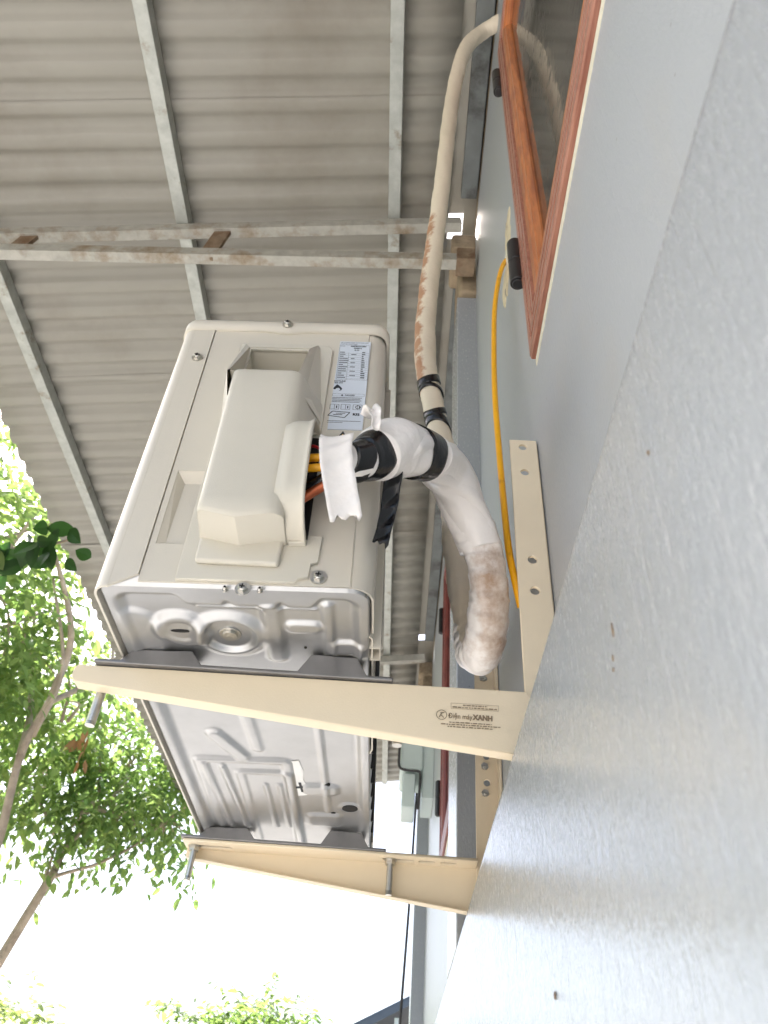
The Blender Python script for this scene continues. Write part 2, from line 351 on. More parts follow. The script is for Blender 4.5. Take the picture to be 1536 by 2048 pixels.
# tie beam (its face stands proud of the infill) : fine strip mesh with a slightly wavy, worn arris
V = []; F = []; ny = 260
prof = [(XW+.02, .305), (XB+.010, .3045), (XB+.004, .302), (XB+.001, .297), (XB, .290), (XB, GZ)]
for i in range(ny+1):
    y = Y0 + (Y1-Y0)*i/ny
    w = .0012*math.sin(y*5.1)+.0009*math.sin(y*13.7+1)+.0006*math.sin(y*31)
    for k, (x, z) in enumerate(prof):
        V.append((x + (w if 0 < k < 5 else 0)*.5, y, z + (w if 0 < k < 5 else 0)))
for i in range(ny):
    for k in range(5): a = i*6+k; F.append((a, a+1, a+7, a+6))
me = bpy.data.meshes.new('tie_beam'); me.from_pydata(V, [], F)
hpart(link('tie_beam', me, 'beam', smooth=True))
for y0, y1 in [(-1.45, -1.25), (1.25, 1.45), (3.86, 4.06)]:
    p = hpart(box('pilaster', (XB+.001, y0, .30), (XW+.01, y1, 2.06), 'beam', bevel=.003))
    c = MB()
    random.seed(int(y0*100))
    c.box((XB+.006, y0-.02, 2.062), (XW+.04, y1+.0, 2.375)); c.box((XB-.02, y0-.035, 2.30), (XW+.02, y0+.12, 2.39))
    o = c.build('concrete_cap', 'concrete', bevel=.012); hpart(o)
# rough plaster drips round the pilaster foot, chips and stains on the wall
def patch(name, pts, m, x, th=.002):
    """thin irregular scab on a wall plane X=x, pts in (Y,Z)"""
    n = len(pts); cyy = sum(p[0] for p in pts)/n; czz = sum(p[1] for p in pts)/n
    V = [(x-th, cyy, czz)] + [(x-th*.8, cyy+(a-cyy)*.75, czz+(b-czz)*.75) for a, b in pts] + [(x+.0005, a, b) for a, b in pts]
    F = [(0, 1+i, 1+(i+1) % n) for i in range(n)] + [(1+i, 1+n+i, 1+n+(i+1) % n, 1+(i+1) % n) for i in range(n)]
    me = bpy.data.meshes.new(name); me.from_pydata(V, [], F); return hpart(link(name, me, m))
def blob(cy, cz, ry, rz, n=18, j=.3, seed=0):
    r = random.Random(seed); return [(cy+ry*math.cos(2*math.pi*i/n)*(1+r.uniform(-j, j)), cz+rz*math.sin(2*math.pi*i/n)*(1+r.uniform(-j, j))) for i in range(n)]
patch('bare_plaster_patch', blob(.705, 1.40, .035, .055, seed=2), 'plaster', XW, .003)
patch('bare_plaster_patch', blob(.765, 1.315, .045, .045, seed=5), 'plaster', XW, .003)
patch('bare_plaster_patch', blob(.735, 1.35, .02, .03, seed=3), 'cream', XW, .004)
patch('dark_chip', blob(.648, 1.235, .006, .012, 9, .4, 4), 'dark', XW, .0008)
for (y, z, a, b, sd) in [(.292, .205, .0012, .004, 1), (.298, .194, .0009, .0016, 2), (.30, .189, .001, .001, 3), (.21, .235, .001, .0015, 5), (.5, .1, .002, .002, 6)]:
    patch('dark_chip', blob(y, z, a, b, 9, .4, sd), 'rust', XB, .0004)

def frame_ring(name, y0, y1, z0, z1, prof, m, parent):
    """mitred moulding: prof = list of (inward offset, X)"""
    V = []; F = []; n = len(prof)
    for w, x in prof: V += [(x, y0+w, z0+w), (x, y1-w, z0+w), (x, y1-w, z1-w), (x, y0+w, z1-w)]
    for i in range(n-1):
        for k in range(4): a = i*4+k; b = i*4+(k+1) % 4; F.append((a, b, b+4, a+4))
    me = bpy.data.meshes.new(name); me.from_pydata(V, [], F); bm = bmesh.new(); bm.from_mesh(me); bmesh.ops.recalc_face_normals(bm, faces=bm.faces); bm.to_mesh(me); bm.free()
    return link(name, me, m, parent)
for wi, (a, b) in enumerate(wins):
    fr = frame_ring('window', a, b, WZ0, WZ1, [(0, .20), (0, .143), (.003, .1405), (.016, .1405), (.018, .1445), (.0215, .1445), (.0235, .1405), (.036, .1405), (.0375, .144), (.0405, .144), (.042, .1405), (.050, .1405), (.052, .155), (.052, .2)], 'wooddark' if wi == 0 else 'maroon', None)
    hpart(fr)
    # cream filler bead round the frame
    frame_ring('filler_bead', a-.010, b+.004, WZ0-.010, WZ1+.006, [(0, XW+.001), (.001, XW-.0012), (.0085, XW-.002), (.0105, XW+.001)], 'cream', fr)
    # casements (hinged at both jambs, meeting in the middle), each a moulded ring with its pane
    mid = (a+b)/2
    for ca, cb in ((a+.054, mid-.001), (mid+.001, b-.054)):
        frame_ring('casement', ca, cb, WZ0+.054, WZ1-.054, [(0, .19), (0, .1455), (.003, .143), (.020, .143), (.025, .146), (.029, .1465), (.035, .155), (.035, .19)], 'wood' if wi == 0 else 'maroon', fr)
        box('pane', (.158, ca+.030, WZ0+.084), (.163, cb-.030, WZ1-.084), 'glass', fr)
    for z in (1.10, 1.90) if wi == 0 else (1.10, 1.85):
        h = MB(); yh = b+.004; xh = .136
        h.cyl((xh, yh, z-.060), (xh, yh, z-.001), .0118, 20); h.cyl((xh, yh, z+.001), (xh, yh, z+.060), .0118, 20); h.cyl((xh, yh, z-.063), (xh, yh, z+.063), .0085, 14)
        h.box((xh, yh-.006, z-.058), (xh+.006, yh+.004, z+.058))
        h.build('hinge', 'black', fr, bevel=.002)
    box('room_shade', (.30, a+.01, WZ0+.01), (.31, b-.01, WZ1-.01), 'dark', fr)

# ---------------------------------------------------------------- lean-to roof
SL = .13
def rz(x): return 2.45 + SL*(x-XW)
roof = empty('lean_to_roof', (-.7, 1.3, 2.2), label='corrugated metal lean-to roof on steel purlins and trusses above the wall', cat='roof')
RM = Matrix.Translation((.7, -1.3, -2.2))
def rpart(o, parent=None):
    o.parent = parent or roof
    if parent is None: o.matrix_parent_inverse = RM
    return o
EAVE = -1.64
PIT = .0965
profl = [(0, 0), (.014, -.0008), (.030, 0), (.040, .0035), (.050, .0135), (.057, .0165), (.066, .0172), (.075, .0165), (.082, .0135), (.091, .0035)]     # flat pans below, ribs raised
def sheet(ys, nrib, x0, x1, dz, seed):
    r = random.Random(seed); V = []; F = []; L = []
    for k in range(nrib):
        for (py, pz) in profl: L.append((ys+k*PIT+py, pz+dz))
    L.append((ys+nrib*PIT+.03, dz))
    nx = 14; sag = r.uniform(-.004, .004); tw = r.uniform(-.004, .004)
    for i in range(nx+1):
        x = x0+(x1-x0)*i/nx; e = (x-x0)/(x1-x0)
        for (y, z) in L: V.append((x, y, rz(x)+z+sag*math.sin(math.pi*e*2.2)+tw*(y-ys)*e + .0012*math.sin(9*y+17*x+seed)))
    m = len(L)
    for i in range(nx):
        for j in range(m-1): a = i*m+j; F.append((a, a+1, a+m+1, a+m))
    me = bpy.data.meshes.new('roof_sheet'); me.from_pydata(V, [], F); return me
ys = -3.05; k = 0
while ys < 5.4:
    n = 10 if ys+10*PIT < 5.52 else max(1, round((5.5-ys)/PIT))
    rpart(link('roof_sheet', sheet(ys, n, .06, EAVE+random.uniform(-.008, .008), .0015*(k % 2), k), 'roof', solid=.0012, smooth=True))
    ys += n*PIT; k += 1
# apron flashing between sheets and wall, left open beside the trusses
for a, b in [(-3.05, 1.185), (1.275, 3.67), (3.73, 5.5)]:
    m = MB(); m.add([(.03, a, 2.462), (.40, a, 2.50), (.40, b, 2.50), (.03, b, 2.462), (.03, a, 2.465), (.40, a, 2.503), (.40, b, 2.503), (.03, b, 2.465)], [(0,3,2,1),(4,5,6,7),(0,1,5,4),(1,2,6,5),(2,3,7,6),(3,0,4,7)])
    rpart(m.build('flashing', 'roof'))
rpart(box('flashing', (.108, -3.05, 2.452), (.42, 5.5, 2.458), 'roof'))
rpart(box('closure_strip', (.148, -3.05, 2.401), (.30, 5.5, 2.4505), 'concrete'))
for a, b in [(-3.05, 1.10), (1.42, 3.62), (4.0, 5.5)]:
    rpart(box('wall_plate', (.094, a, 2.392), (.143, b, 2.4505), 'platem', bevel=.002))
for x, w in [(-.116, .038), (-.785, .040), (-1.416, .040)]:
    zt = rz(x)-.002
    segs = [(-3.05, 1.17), (1.172, 5.5)] if x > -1 else [(-3.05, 5.5)]
    for a, b in segs:
        rpart(box('purlin', (x-w/2, a, zt-.048), (x+w/2, b, zt), 'purlin', bevel=.002))
for yt in (1.155, 3.74, -1.42):
    tl = lambda x: rz(x)-.075
    tc = rpart(MB().bar((.10, yt+.02, tl(.10)), (-1.60, yt+.02, tl(-1.60)), .034, .040).build('top_chord', 'chord', bevel=.002))
    bc = rpart(MB().bar((.11, yt+.02, 2.135), (-1.60, yt+.02, 2.075), .034, .040).build('bottom_chord', 'chord', bevel=.002))
    for xs in (-.66, -1.25):
        s = MB().bar((xs-.012, yt+.018, 2.09), (xs+.012, yt+.018, tl(xs)+.01), .050, .012, up=(0, 1, 0))
        rpart(s.build('strut', 'rust', bevel=.001))
    # bolts through the chord end into the cap
    rpart(MB().box((.085, yt-.01, 2.10), (.14, yt+.05, 2.165)).build('end_plate', 'rust', bevel=.002))

# ---------------------------------------------------------------- outdoor unit
D, L, H = .244, .695, .4048
UO = Vector((-.0314, .5299, .3983)); URY, URZ = -.0357, .0054
unit = empty('outdoor_unit', UO, (0, URY, URZ), label='beige air conditioner outdoor unit resting on two wall brackets', cat='air conditioner')
def arc(cx, cy, r, a0, a1, n=8): return [(cx+r*math.cos(a0+(a1-a0)*i/n), cy+r*math.sin(a0+(a1-a0)*i/n)) for i in range(n+1)]
PI = math.pi
def shell(name, path, z0, z1, th, m, zcut=None, bevel=0):
    """thin folded sheet: plan path extruded in z; zcut(i)->(z0,z1)"""
    V = []; F = []
    for i, (x, y) in enumerate(path):
        a, b = zcut(i, x, y) if zcut else (z0, z1); V += [(x, y, a), (x, y, b)]
    for i in range(len(path)-1): F.append((2*i, 2*i+2, 2*i+3, 2*i+1))
    me = bpy.data.meshes.new(name); me.from_pydata(V, [], F); bm = bmesh.new(); bm.from_mesh(me); bmesh.ops.recalc_face_normals(bm, faces=bm.faces); bm.to_mesh(me); bm.free()
    o = link(name, me, m, unit, smooth=True); md = o.modifiers.new('s', 'SOLIDIFY'); md.thickness = th; md.offset = 0
    md = o.modifiers.new('e', 'EDGE_SPLIT'); md.split_angle = math.radians(40)
    return o
rf = .014
fp = [(-.2066, .0), (-D+rf, .0)] + arc(-D+rf, rf, rf, -PI/2, -PI, 8) + [(-D, L/2)] + arc(-D+rf, L-rf, rf, PI, PI/2, 8) + [(-.2066, L)]
shell('front_panel', fp, -.004, .384, .0022, 'beige', zcut=lambda i, x, y: ((.010 if x > -.2075 else -.004), .388))
rr = .020
sp_ = [(-rr-.001, .0012)] + arc(-rr, rr+.0012, rr-.0012, -PI/2, 0, 8) + [(-.0012, .07)]
sidep = shell('side_panel', sp_, .003, .388, .0018, 'beige')
plate('side_sheet', [(-.2058, .003), (-rr-.0008, .003), (-rr-.0008, .388), (-.2058, .388)], [[(-.158, .247), (-.0895, .247), (-.0895, .3445), (-.158, .3445)], [(-.200, .046), (-.162, .046), (-.162, .141), (-.200, .141)]], .0016, XZ(.0012), 'beige', sidep, bevel=.0001)
sp2 = [(-.0012, L-.09)] + arc(-rr, L-rr-.0012, rr-.0012, 0, PI/2, 8) + [(-.2055, L-.0012)]
shell('side_panel', sp2, .003, .388, .0018, 'beige')
# a folded lip and a lower guard strip at the rear edge
shell('rear_post', [(-.004, .085), (.006, .085), (.006, .105), (-.004, .105)], -.004, .386, .0015, 'beige')
shell('rear_post', [(-.004, .069), (-.0015, .072), (-.0015, .30), (-.004, .31)], -.002, .14, .0015, 'beige', zcut=lambda i, x, y: (-.002, .14 if y < .1 else .06))
box('coil', (-.030, .108, .034), (-.008, L-.095, .380), 'fin', unit)
g = MB()
for i in range(9): g.cyl((-.004, .108, .02+i*.043), (-.004, L-.092, .02+i*.043), .0016, 6)
for i in range(12): g.cyl((-.002, .12+i*.042, .008), (-.002, .12+i*.042, .378), .0016, 6)
g.build('coil_guard', 'black', unit)
# inner walls so that the housing is closed
box('bulkhead', (-.200, .040, .040), (-.036, L-.006, .384), 'dark', unit)
# top lid: rounded slab with overhanging skirt, dipping round its screw
def rrect(x0, y0, x1, y1, r, n=6):
    return arc(x1-r, y1-r, r, 0, PI/2, n)+arc(x0+r, y1-r, r, PI/2, PI, n)+arc(x0+r, y0+r, r, PI, 1.5*PI, n)+arc(x1-r, y0+r, r, 1.5*PI, 2*PI, n)
def dense(P, step=.006):
    out = []
    for i in range(len(P)):
        a = Vector(P[i]); b = Vector(P[(i+1) % len(P)]); k = max(1, int((b-a).length/step))
        for j in range(k): out.append(tuple(a+(b-a)*j/k))
    return out
O1 = dense(rrect(-D-.0035, -.0035, .004, L+.0035, .018)); n1 = len(O1)
def inset(P, d, c=(-.122, .3475)):
    out = []
    n = len(P)
    for i in range(n):
        a = Vector(P[i-1]); b = Vector(P[(i+1) % n]); t = (b-a).normalized(); nn = Vector((-t.y, t.x)); out.append((P[i][0]+nn.x*d, P[i][1]+nn.y*d))
    return out
def lidlow(x, y):
    dz = .0045*math.exp(-((x+.120)/.016)**2) if y < .01 else 0
    return .3825-dz
V = []; F = []
rings = [(inset(O1, .004), 'low+'), (O1, 'low'), (O1, .3985), (inset(O1, .0015), .4022), (inset(O1, .005), .4043), (inset(O1, .012), .4052)]
for P, z in rings:
    for (x, y) in P: V.append((x, y, lidlow(x, y) if z == 'low' else (lidlow(x, y)+.0005 if z == 'low+' else z)))
for k in range(len(rings)-1):
    for i in range(n1): a = k*n1+i; b = k*n1+(i+1) % n1; F.append((a, b, b+n1, a+n1))
F.append(tuple((len(rings)-1)*n1+i for i in range(n1)))
me = bpy.data.meshes.new('top_lid'); me.from_pydata(V, [], F)
link('top_lid', me, 'beige', unit, smooth=True)
# front fan grille
fg = MB()
cyf, czf = .30, .20
for r in [.03+.013*i for i in range(12)]:
    n = 40; P = [Vector((-D-.006, cyf+r*math.cos(2*PI*i/n), czf+r*math.sin(2*PI*i/n))) for i in range(n)]
    for i in range(n): fg.bar(P[i], P[(i+1) % n], .003, .006, up=(1, 0, 0))
for i in range(12):
    t = 2*PI*i/12; fg.bar((-D-.004, cyf+.03*math.cos(t), czf+.03*math.sin(t)), (-D-.004, cyf+.175*math.cos(t), czf+.175*math.sin(t)), .004, .004, up=(1, 0, 0))
fg.build('fan_grille', 'plastic', unit)
MB().cyl((-D-.0015, cyf, czf), (-D-.0025, cyf, czf), .178, 48).build('fan_opening', 'dark', unit)
# screws
def screw(x, y, z, parent, r=.0052, d=(0, -1, 0), name='screw'):
    m = MB(); d = Vector(d); c = Vector((x, y, z))
    m.cyl(c, c+d*.0012, r*1.25, 20); m.cyl(c+d*.0012, c+d*.0042, r*.86, 6); m.cyl(c+d*.0042, c+d*.0050, r*.7, 16, r*.55)
    o = m.build(name, 'screw', parent)
    k = MB(); e = d.orthogonal().normalized(); f2 = d.cross(e); t = c+d*.0052
    for q in (e*.8+f2*.6, f2*.8-e*.6): k.bar(t-q*r*.42, t+q*r*.42, .0011, .0006, up=d)
    k.build('screw_slot', 'dark', o)
    return o
screw(-.120, -.0042, .3935, unit); screw(-.217, -.0012, .326, unit); screw(-.049, 0, .0125, unit, r=.006); 
# ---- base pan: embossed galvanised tray as one relief surface
nx, ny2 = 120, 330
def seg_d(x, y, a, b):
    ax, ay = a; bx, by = b; t = max(0, min(1, ((x-ax)*(bx-ax)+(y-ay)*(by-ay))/((bx-ax)**2+(by-ay)**2))); return math.hypot(x-ax-t*(bx-ax), y-ay-t*(by-ay))
def rd(x, y, x0, y0, x1, y1, r):
    qx = abs(x-(x0+x1)/2)-(x1-x0)/2+r; qy = abs(y-(y0+y1)/2)-(y1-y0)/2+r
    return math.hypot(max(qx, 0), max(qy, 0))+min(max(qx, qy), 0)-r
def pan(x, y):
    d = -rd(x, y, -.238, .006, -.006, L-.006, .022)
    off = .005
    if y < .1:      # stepped rim with pockets under the valve cover
        w = sstep(-.178, -.165, x)*(1-sstep(-.058, -.044, x)); off += .014*w
        off -= .007*(math.exp(-((x+.131)/.0035)**2)+math.exp(-((x+.083)/.0035)**2))*w
    h = .011*sstep(off, off+.011, d)
    # dished bosses
    r1 = math.hypot(x+.180, y-.072); h -= .010*(1-sstep(.020, .031, r1)); h += .002*(1-sstep(.012, .017, r1))
    r2 = math.hypot(x+.136, y-.080); h -= .010*(sstep(.021, .027, r2))*(1-sstep(.027, .040, r2)); 
    h -= .006*(1-sstep(.0, .010, rd(x, y, -.250, .048, -.205, .13, .02)))*sstep(-.235, -.225, x)
    h -= .007*(1-sstep(0, .009, rd(x, y, -.098, .030, -.090, .12, .004)))
    h -= .006*(1-sstep(0, .007, rd(x, y, -.078, .060, -.052, .070, .004)))
    h -= .006*(1-sstep(0, .006, rd(x, y, -.044, .028, -.040, .125, .002)))
    h -= .006*(1-sstep(0, .008, rd(x, y, -.036, .090, -.012, .104, .003)))
    h -= .003*(1-sstep(.0005, .003, abs(y-.036)))*(1 if -.160 < x < -.100 or -.088 < x < -.052 else 0)
    # between the brackets
    h -= .007*(1-sstep(.006, .013, seg_d(x, y, (-.182, .285), (-.158, .338))))
    h -= .005*(1-sstep(.002, .010, abs(rd(x, y, -.212, .352, -.105, .700, .004))))
    h -= .004*(1-sstep(.002, .008, abs(rd(x, y, -.165, .384, -.105, .720, .004))))
    h -= .005*(1-sstep(.0015, .006, seg_d(x, y, (-.205, .36), (-.199, .56)))) + .006*(1-sstep(.0015, .006, seg_d(x, y, (-.185, .37), (-.176, .56))))
    h -= .004*(1-sstep(.001, .005, seg_d(x, y, (-.137, .42), (-.135, .56)))) + .004*(1-sstep(.001, .005, seg_d(x, y, (-.119, .42), (-.117, .56))))
    h -= .004*(1-sstep(.001, .006, seg_d(x, y, (-.062, .26), (-.060, .50))))
    h -= .004*(1-sstep(.002, .010, seg_d(x, y, (-.140, .24), (-.136, .32))))
    h -= .006*(1-sstep(0, .010, rd(x, y, -.085, .420, -.050, .440, .004)))
    h -= .006*(1-sstep(0, .012, rd(x, y, -.085, .515, -.050, .545, .004)))
    h -= .003*(1-sstep(.010, .018, math.hypot(x+.031, y-.485)))
    return h*.52
V = []; F = []
xs = [-.2415+.2390*i/nx for i in range(nx+1)]
ysn = []
y = .0012
while y < L-.002:
    ysn.append(y); y += .00135 if y < .13 else .0026
ysn.append(L-.0012); ny2 = len(ysn)-1
for jj, y in enumerate(ysn):
    for ii, x in enumerate(xs):
        x2, y2 = x, y
        for cxx, cyy in ((-.0215, .0215), (-.2285, .0165), (-.0215, L-.0215), (-.2285, L-.0165)):
            rc_ = .0190 if cxx > -.1 else .0130
            if (x2-cxx)*(1 if cxx > -.1 else -1) > 0 and (y2-cyy)*(1 if cyy > .3 else -1) > 0:
                dd = math.hypot(x2-cxx, y2-cyy)
                if dd > rc_: x2 = cxx+(x2-cxx)*rc_/dd; y2 = cyy+(y2-cyy)*rc_/dd
        V.append((x2, y2, (.022 if jj in (0, ny2) or ii in (0, nx) else -.001+pan(x2, y2))))
for j in range(ny2):
    for i in range(nx): a = j*(nx+1)+i; F.append((a, a+nx+1, a+nx+2, a+1))
me = bpy.data.meshes.new('base_pan'); me.from_pydata(V, [], F)
bp_ = link('base_pan', me, 'galv', unit, smooth=True)
def disc(name, x, y, r, m, sx=1, dz=.0006, parent=bp_, inner=0):
    z = -.001+pan(x, y)-dz; n = 24
    mb = MB().add([(x+sx*r*math.cos(2*PI*i/n), y+r*math.sin(2*PI*i/n), z) for i in range(n)]+[(x+sx*r*math.cos(2*PI*i/n), y+r*math.sin(2*PI*i/n), z+.002) for i in range(n)],
        [tuple(range(n))[::-1]]+[(i, (i+1) % n, n+(i+1) % n, n+i) for i in range(n)])
    return mb.build(name, m, parent)
disc('drain_hole', -.031, .485, .0105, 'dark', sx=1)
disc('drain_hole', -.180, .072, .0022, 'dark', sx=4.6)
disc('drain_hole', -.066, .100, .0018, 'dark', sx=.8); MB().bar((-.066, .094, .008), (-.066, .104, .008), .003, .002).build('drain_slot', 'dark', bp_)
disc('drain_hole', -.122, .243, .003, 'dark', sx=1.6); disc('drain_hole', -.058, .412, .003, 'dark', sx=1.2); disc('drain_hole', -.054, .505, .0022, 'dark', sx=1.5)
# rubber-washered bolt in the second boss
m = MB(); zb = pan(-.136, .080)-.001
m.cyl((-.136, .080, zb), (-.136, .080, zb-.0015), .0105, 24); m.cyl((-.136, .080, zb-.0015), (-.136, .080, zb-.004), .0072, 20); m.cyl((-.136, .080, zb-.004), (-.136, .080, zb-.0045), .0040, 16)
m.build('motor_bolt', 'screw', bp_, bevel=.0006)
screw(-.113, -.0008, -.0035, bp_, r=.0055)
for x in (-.128, -.098): screw(x, .0005, -.004, bp_, r=.0022)
# white paint patch with a pen cross
P = [(-.104, .352), (-.090, .347), (-.086, .376), (-.088, .402), (-.083, .425), (-.086, .448), (-.101, .452), (-.106, .425), (-.103, .400), (-.109, .392), (-.107, .372)]
V = [(x, y, -.0022+min(pan(x, y), .0105)) for x, y in P]; V = [(x, y, .0040) for x, y in P]
link('paint_patch', MB().add(V, [tuple(range(len(P)))[::-1]]).mesh('paint_patch'), 'white', bp_)
m = MB(); m.bar((-.100, .425, .0035), (-.084, .421, .0035), .004, .0008); m.bar((-.093, .410, .0035), (-.091, .437, .0035), .003, .0008); m.build('pen_cross', 'inkd', bp_)
# ---- feet: pressed steel rails under the pan
for y0, ins in ((.107, 0), (.561, 0)):
    zb = lambda x: -.0236-.0357*x
    top = [(.019, -.0190), (.012, -.0185), (-.006, -.0185), (-.016, -.0005), (-.060, .002), (-.072, -.0155), (-.165, -.0120), (-.176, .001), (-.232, .001), (-.243, -.0100), (-.268, -.0095)]
    V = []; F = []; n = len(top)
    wy = .036
    for yy_ in (y0, y0+wy):
        for x, z in top: V.append((x, yy_, zb(x)))
        for x, z in top: V.append((x, yy_, z if z > -.009 else zb(x)+.0042))
    for i in range(n-1):
        F += [(i, i+1, n+i+1, n+i), (2*n+i, 3*n+i, 3*n+i+1, 2*n+i+1), (n+i, n+i+1, 3*n+i+1, 3*n+i), (i, 2*n+i, 2*n+i+1, i+1)]
    F += [(0, n, 3*n, 2*n), (n-1, 3*n-1, 4*n-1, 2*n-1)]
    ft = MB().add(V, F).build('mounting_foot', 'foot', unit, bevel=.0015)
# ---- valve cover on the side panel
cv = MB()
# body cross-section lofted in z : bulge with V-shaped bottom edge
def loft(rows, close=False):
    V = []; F = []; n = len(rows[0])
    for r in rows: V += r
    for i in range(len(rows)-1):
        for j in range(n-1): a = i*n+j; F.append((a, a+1, a+n+1, a+n))
    return V, F
XL, XR, YB = -.1545, -.0815, -.050
def sect(z, yb=YB, xl=XL, xr=XR, vb=0):
    r = .006; P = [(xl-.004, .001), (xl-.002, yb*.4), (xl, yb+r)]
    P += [(xl+r-r*math.cos(t), yb+r-r*math.sin(t)) for t in (.5, 1.05, PI/2)]
    P += [(xl+(xr-xl)*q, yb) for q in (.3, .46, .6, .75)]
    r2 = .012
    P += [(xr-r2+r2*math.sin(t), yb+r2-r2*math.cos(t)) for t in (0, .5, .95, 1.25)]
    k_ = sstep(.175, .20, z)
    P += [(xr+.006*k_, yb+r2+.0005+(.014*k_)), (xr+.0165*k_, yb+r2+.001+(-.002-yb-r2-.001)*k_)]
    return [(x, y, z) for x, y in P]
def vz(x): # V-shaped lower edge
    q = (x-XL)/(XR-XL); return .0465-.008*(1-abs(q-.46)/.54 if q > .46 else 1-(.46-q)/.46)
zr = [None, .06, .10, .15, .20, .238, .2435, .2455]
rows = []
b = sect(0); rows.append([(x, y, vz(x)+(.0)) for x, y, z in b])
rows.append([(x, y, vz(x)+.003) for x, y, z in b])
for z in (.06, .10, .15, .20, .237): rows.append(sect(z))
rows.append([(x, y+.0015, z) for x, y, z in sect(.242)]); rows.append([(x, min(0, y+.005), z) for x, y, z in sect(.245)])
# thin the lower front arris
rows[0] = [(x, y+(.003 if y < -.03 else 0), z) for x, y, z in rows[0]]
V, F = loft(rows)
cover = link('valve_cover', MB().add(V, F).fixed('valve_cover'), 'plastic', unit, smooth=True, solid=.002)
cover.modifiers.new('e', 'EDGE_SPLIT').split_angle = math.radians(45)
# bottom closing face (recessed skirt underside)
b0 = [(x, min(y+.003, .001) if y < -.03 else y, vz(x)+.0005) for x, y, z in sect(0)]
V = b0+[(x, .001, vz(x)-.001) for x, y, z in sect(0)]; n = len(b0)
link('cover_underside', MB().add(V, [(i, i+1, n+i+1, n+i) for i in range(n-1)]).fixed('u'), 'plastic', cover, solid=.0015)
# grip pocket above the bulge: surround ring and hollow
pk = MB()
gx0, gx1, gz1 = -.159, -.0885, .3455
def face(*P): pk.add(P, [tuple(range(len(P)))])
yd = .030
ow = .009
# surround: left, top and right walls sloping back to the panel
face((gx0, -.0045, gz1), (gx0, -.049, .243), (gx0-.003, -.0475, .243), (gx0-.005, -.0045, gz1+.006))
face((gx0-.005, -.0045, gz1+.006), (gx0-.003, -.0475, .243), (gx0-.011, -.002, .236), (gx0-.011, -.002, gz1+.009))
face((gx0, -.0045, gz1), (gx0-.005, -.0045, gz1+.006), (gx1+.008, -.0045, gz1+.006), (gx1, -.0045, gz1))
face((gx0-.005, -.0045, gz1+.006), (gx0-.011, -.002, gz1+.009), (gx1+.012, -.002, gz1+.009), (gx1+.008, -.0045, gz1+.006))
face((gx1, -.0045, gz1), (gx1+.008, -.0045, gz1+.006), (gx1+.0085, -.0385, .214), (gx1, -.046, .243))
face((gx1+.008, -.0045, gz1+.006), (gx1+.012, -.002, gz1+.009), (gx1+.0255, -.002, .30), (gx1+.0255, -.002, .212), (gx1+.0085, -.0385, .214))
face((gx0-.003, -.0475, .243), (gx0-.011, -.002, .236), (XL-.0125, -.002, .17), (XL+.0012, -.0455, .19))
# hollow
face((gx0, -.0045, gz1), (gx1, -.0045, gz1), (gx1, yd, gz1-.004), (gx0, yd, gz1-.004))
face((gx0, -.0045, gz1), (gx0, yd, gz1-.004), (gx0, yd, .240), (gx0, -.049, .243))
face((gx1, -.0045, gz1), (gx1, -.046, .243), (gx1, yd, .240), (gx1, yd, gz1-.004))
face((gx0, yd, gz1-.004), (gx1, yd, gz1-.004), (gx1, yd, .240), (gx0, yd, .240))
face((gx0, -.046, .2445), (gx0, yd, .240), (gx1, yd, .240), (gx1, -.046, .2445))
pk.build('grip_pocket', 'plastic', cover, bevel=.0018)
# raised backing plate: right shoulder, L step, foot plate
def slab(name, P, y0, y1, m, parent, bevel=.0015):
    n = len(P); V = [(x, y0, z) for x, z in P]+[(x, y1, z) for x, z in P]
    return MB().add(V, [tuple(range(n)), tuple(range(n, 2*n))[::-1]]+[(i, (i+1) % n, n+(i+1) % n, n+i) for i in range(n)]).build(name, m, parent, bevel=bevel)
plate('backing_plate', [(-.173, .004), (-.070, .004), (-.066, .0085), (-.058, .010), (-.057, .025), (-.051, .027), (-.049, .057), (-.0655, .059), (-.0635, .165), (-.0615, .345), (-.066, .352), (-.080, .355), (-.166, .355), (-.171, .30)], [[(-.157, .249), (-.0905, .249), (-.0905, .3435), (-.157, .3435)]], .0026, XZ(-.0014), 'plastic', cover, bevel=.0008)
slab('foot_block', [(-.1585, .020), (-.0845, .018), (-.0830, .047), (-.1585, .047)], -.0105, -.0030, 'plastic', cover, .003)
slab('foot_rib', [(-.079, .0435), (-.0635, .0445), (-.0635, .0475), (-.079, .0470)], -.009, -.003, 'plastic', cover, .0008)
rc = MB()
rc.add([(-.200, .0012, .141), (-.162, .0012, .141), (-.162, .010, .132), (-.193, .010, .132)], [(0, 1, 2, 3)])
rc.add([(-.200, .0012, .141), (-.193, .010, .132), (-.193, .0055, .052), (-.200, .0012, .046)], [(0, 1, 2, 3)])
rc.add([(-.193, .010, .132), (-.162, .010, .132), (-.162, .0035, .046), (-.193, .0055, .052)], [(0, 1, 2, 3)])
rc.add([(-.200, .0012, .046), (-.193, .0055, .052), (-.162, .0035, .046), (-.162, .0012, .046)], [(0, 1, 2, 3)])
rc.build('panel_recess', 'beige', sidep)
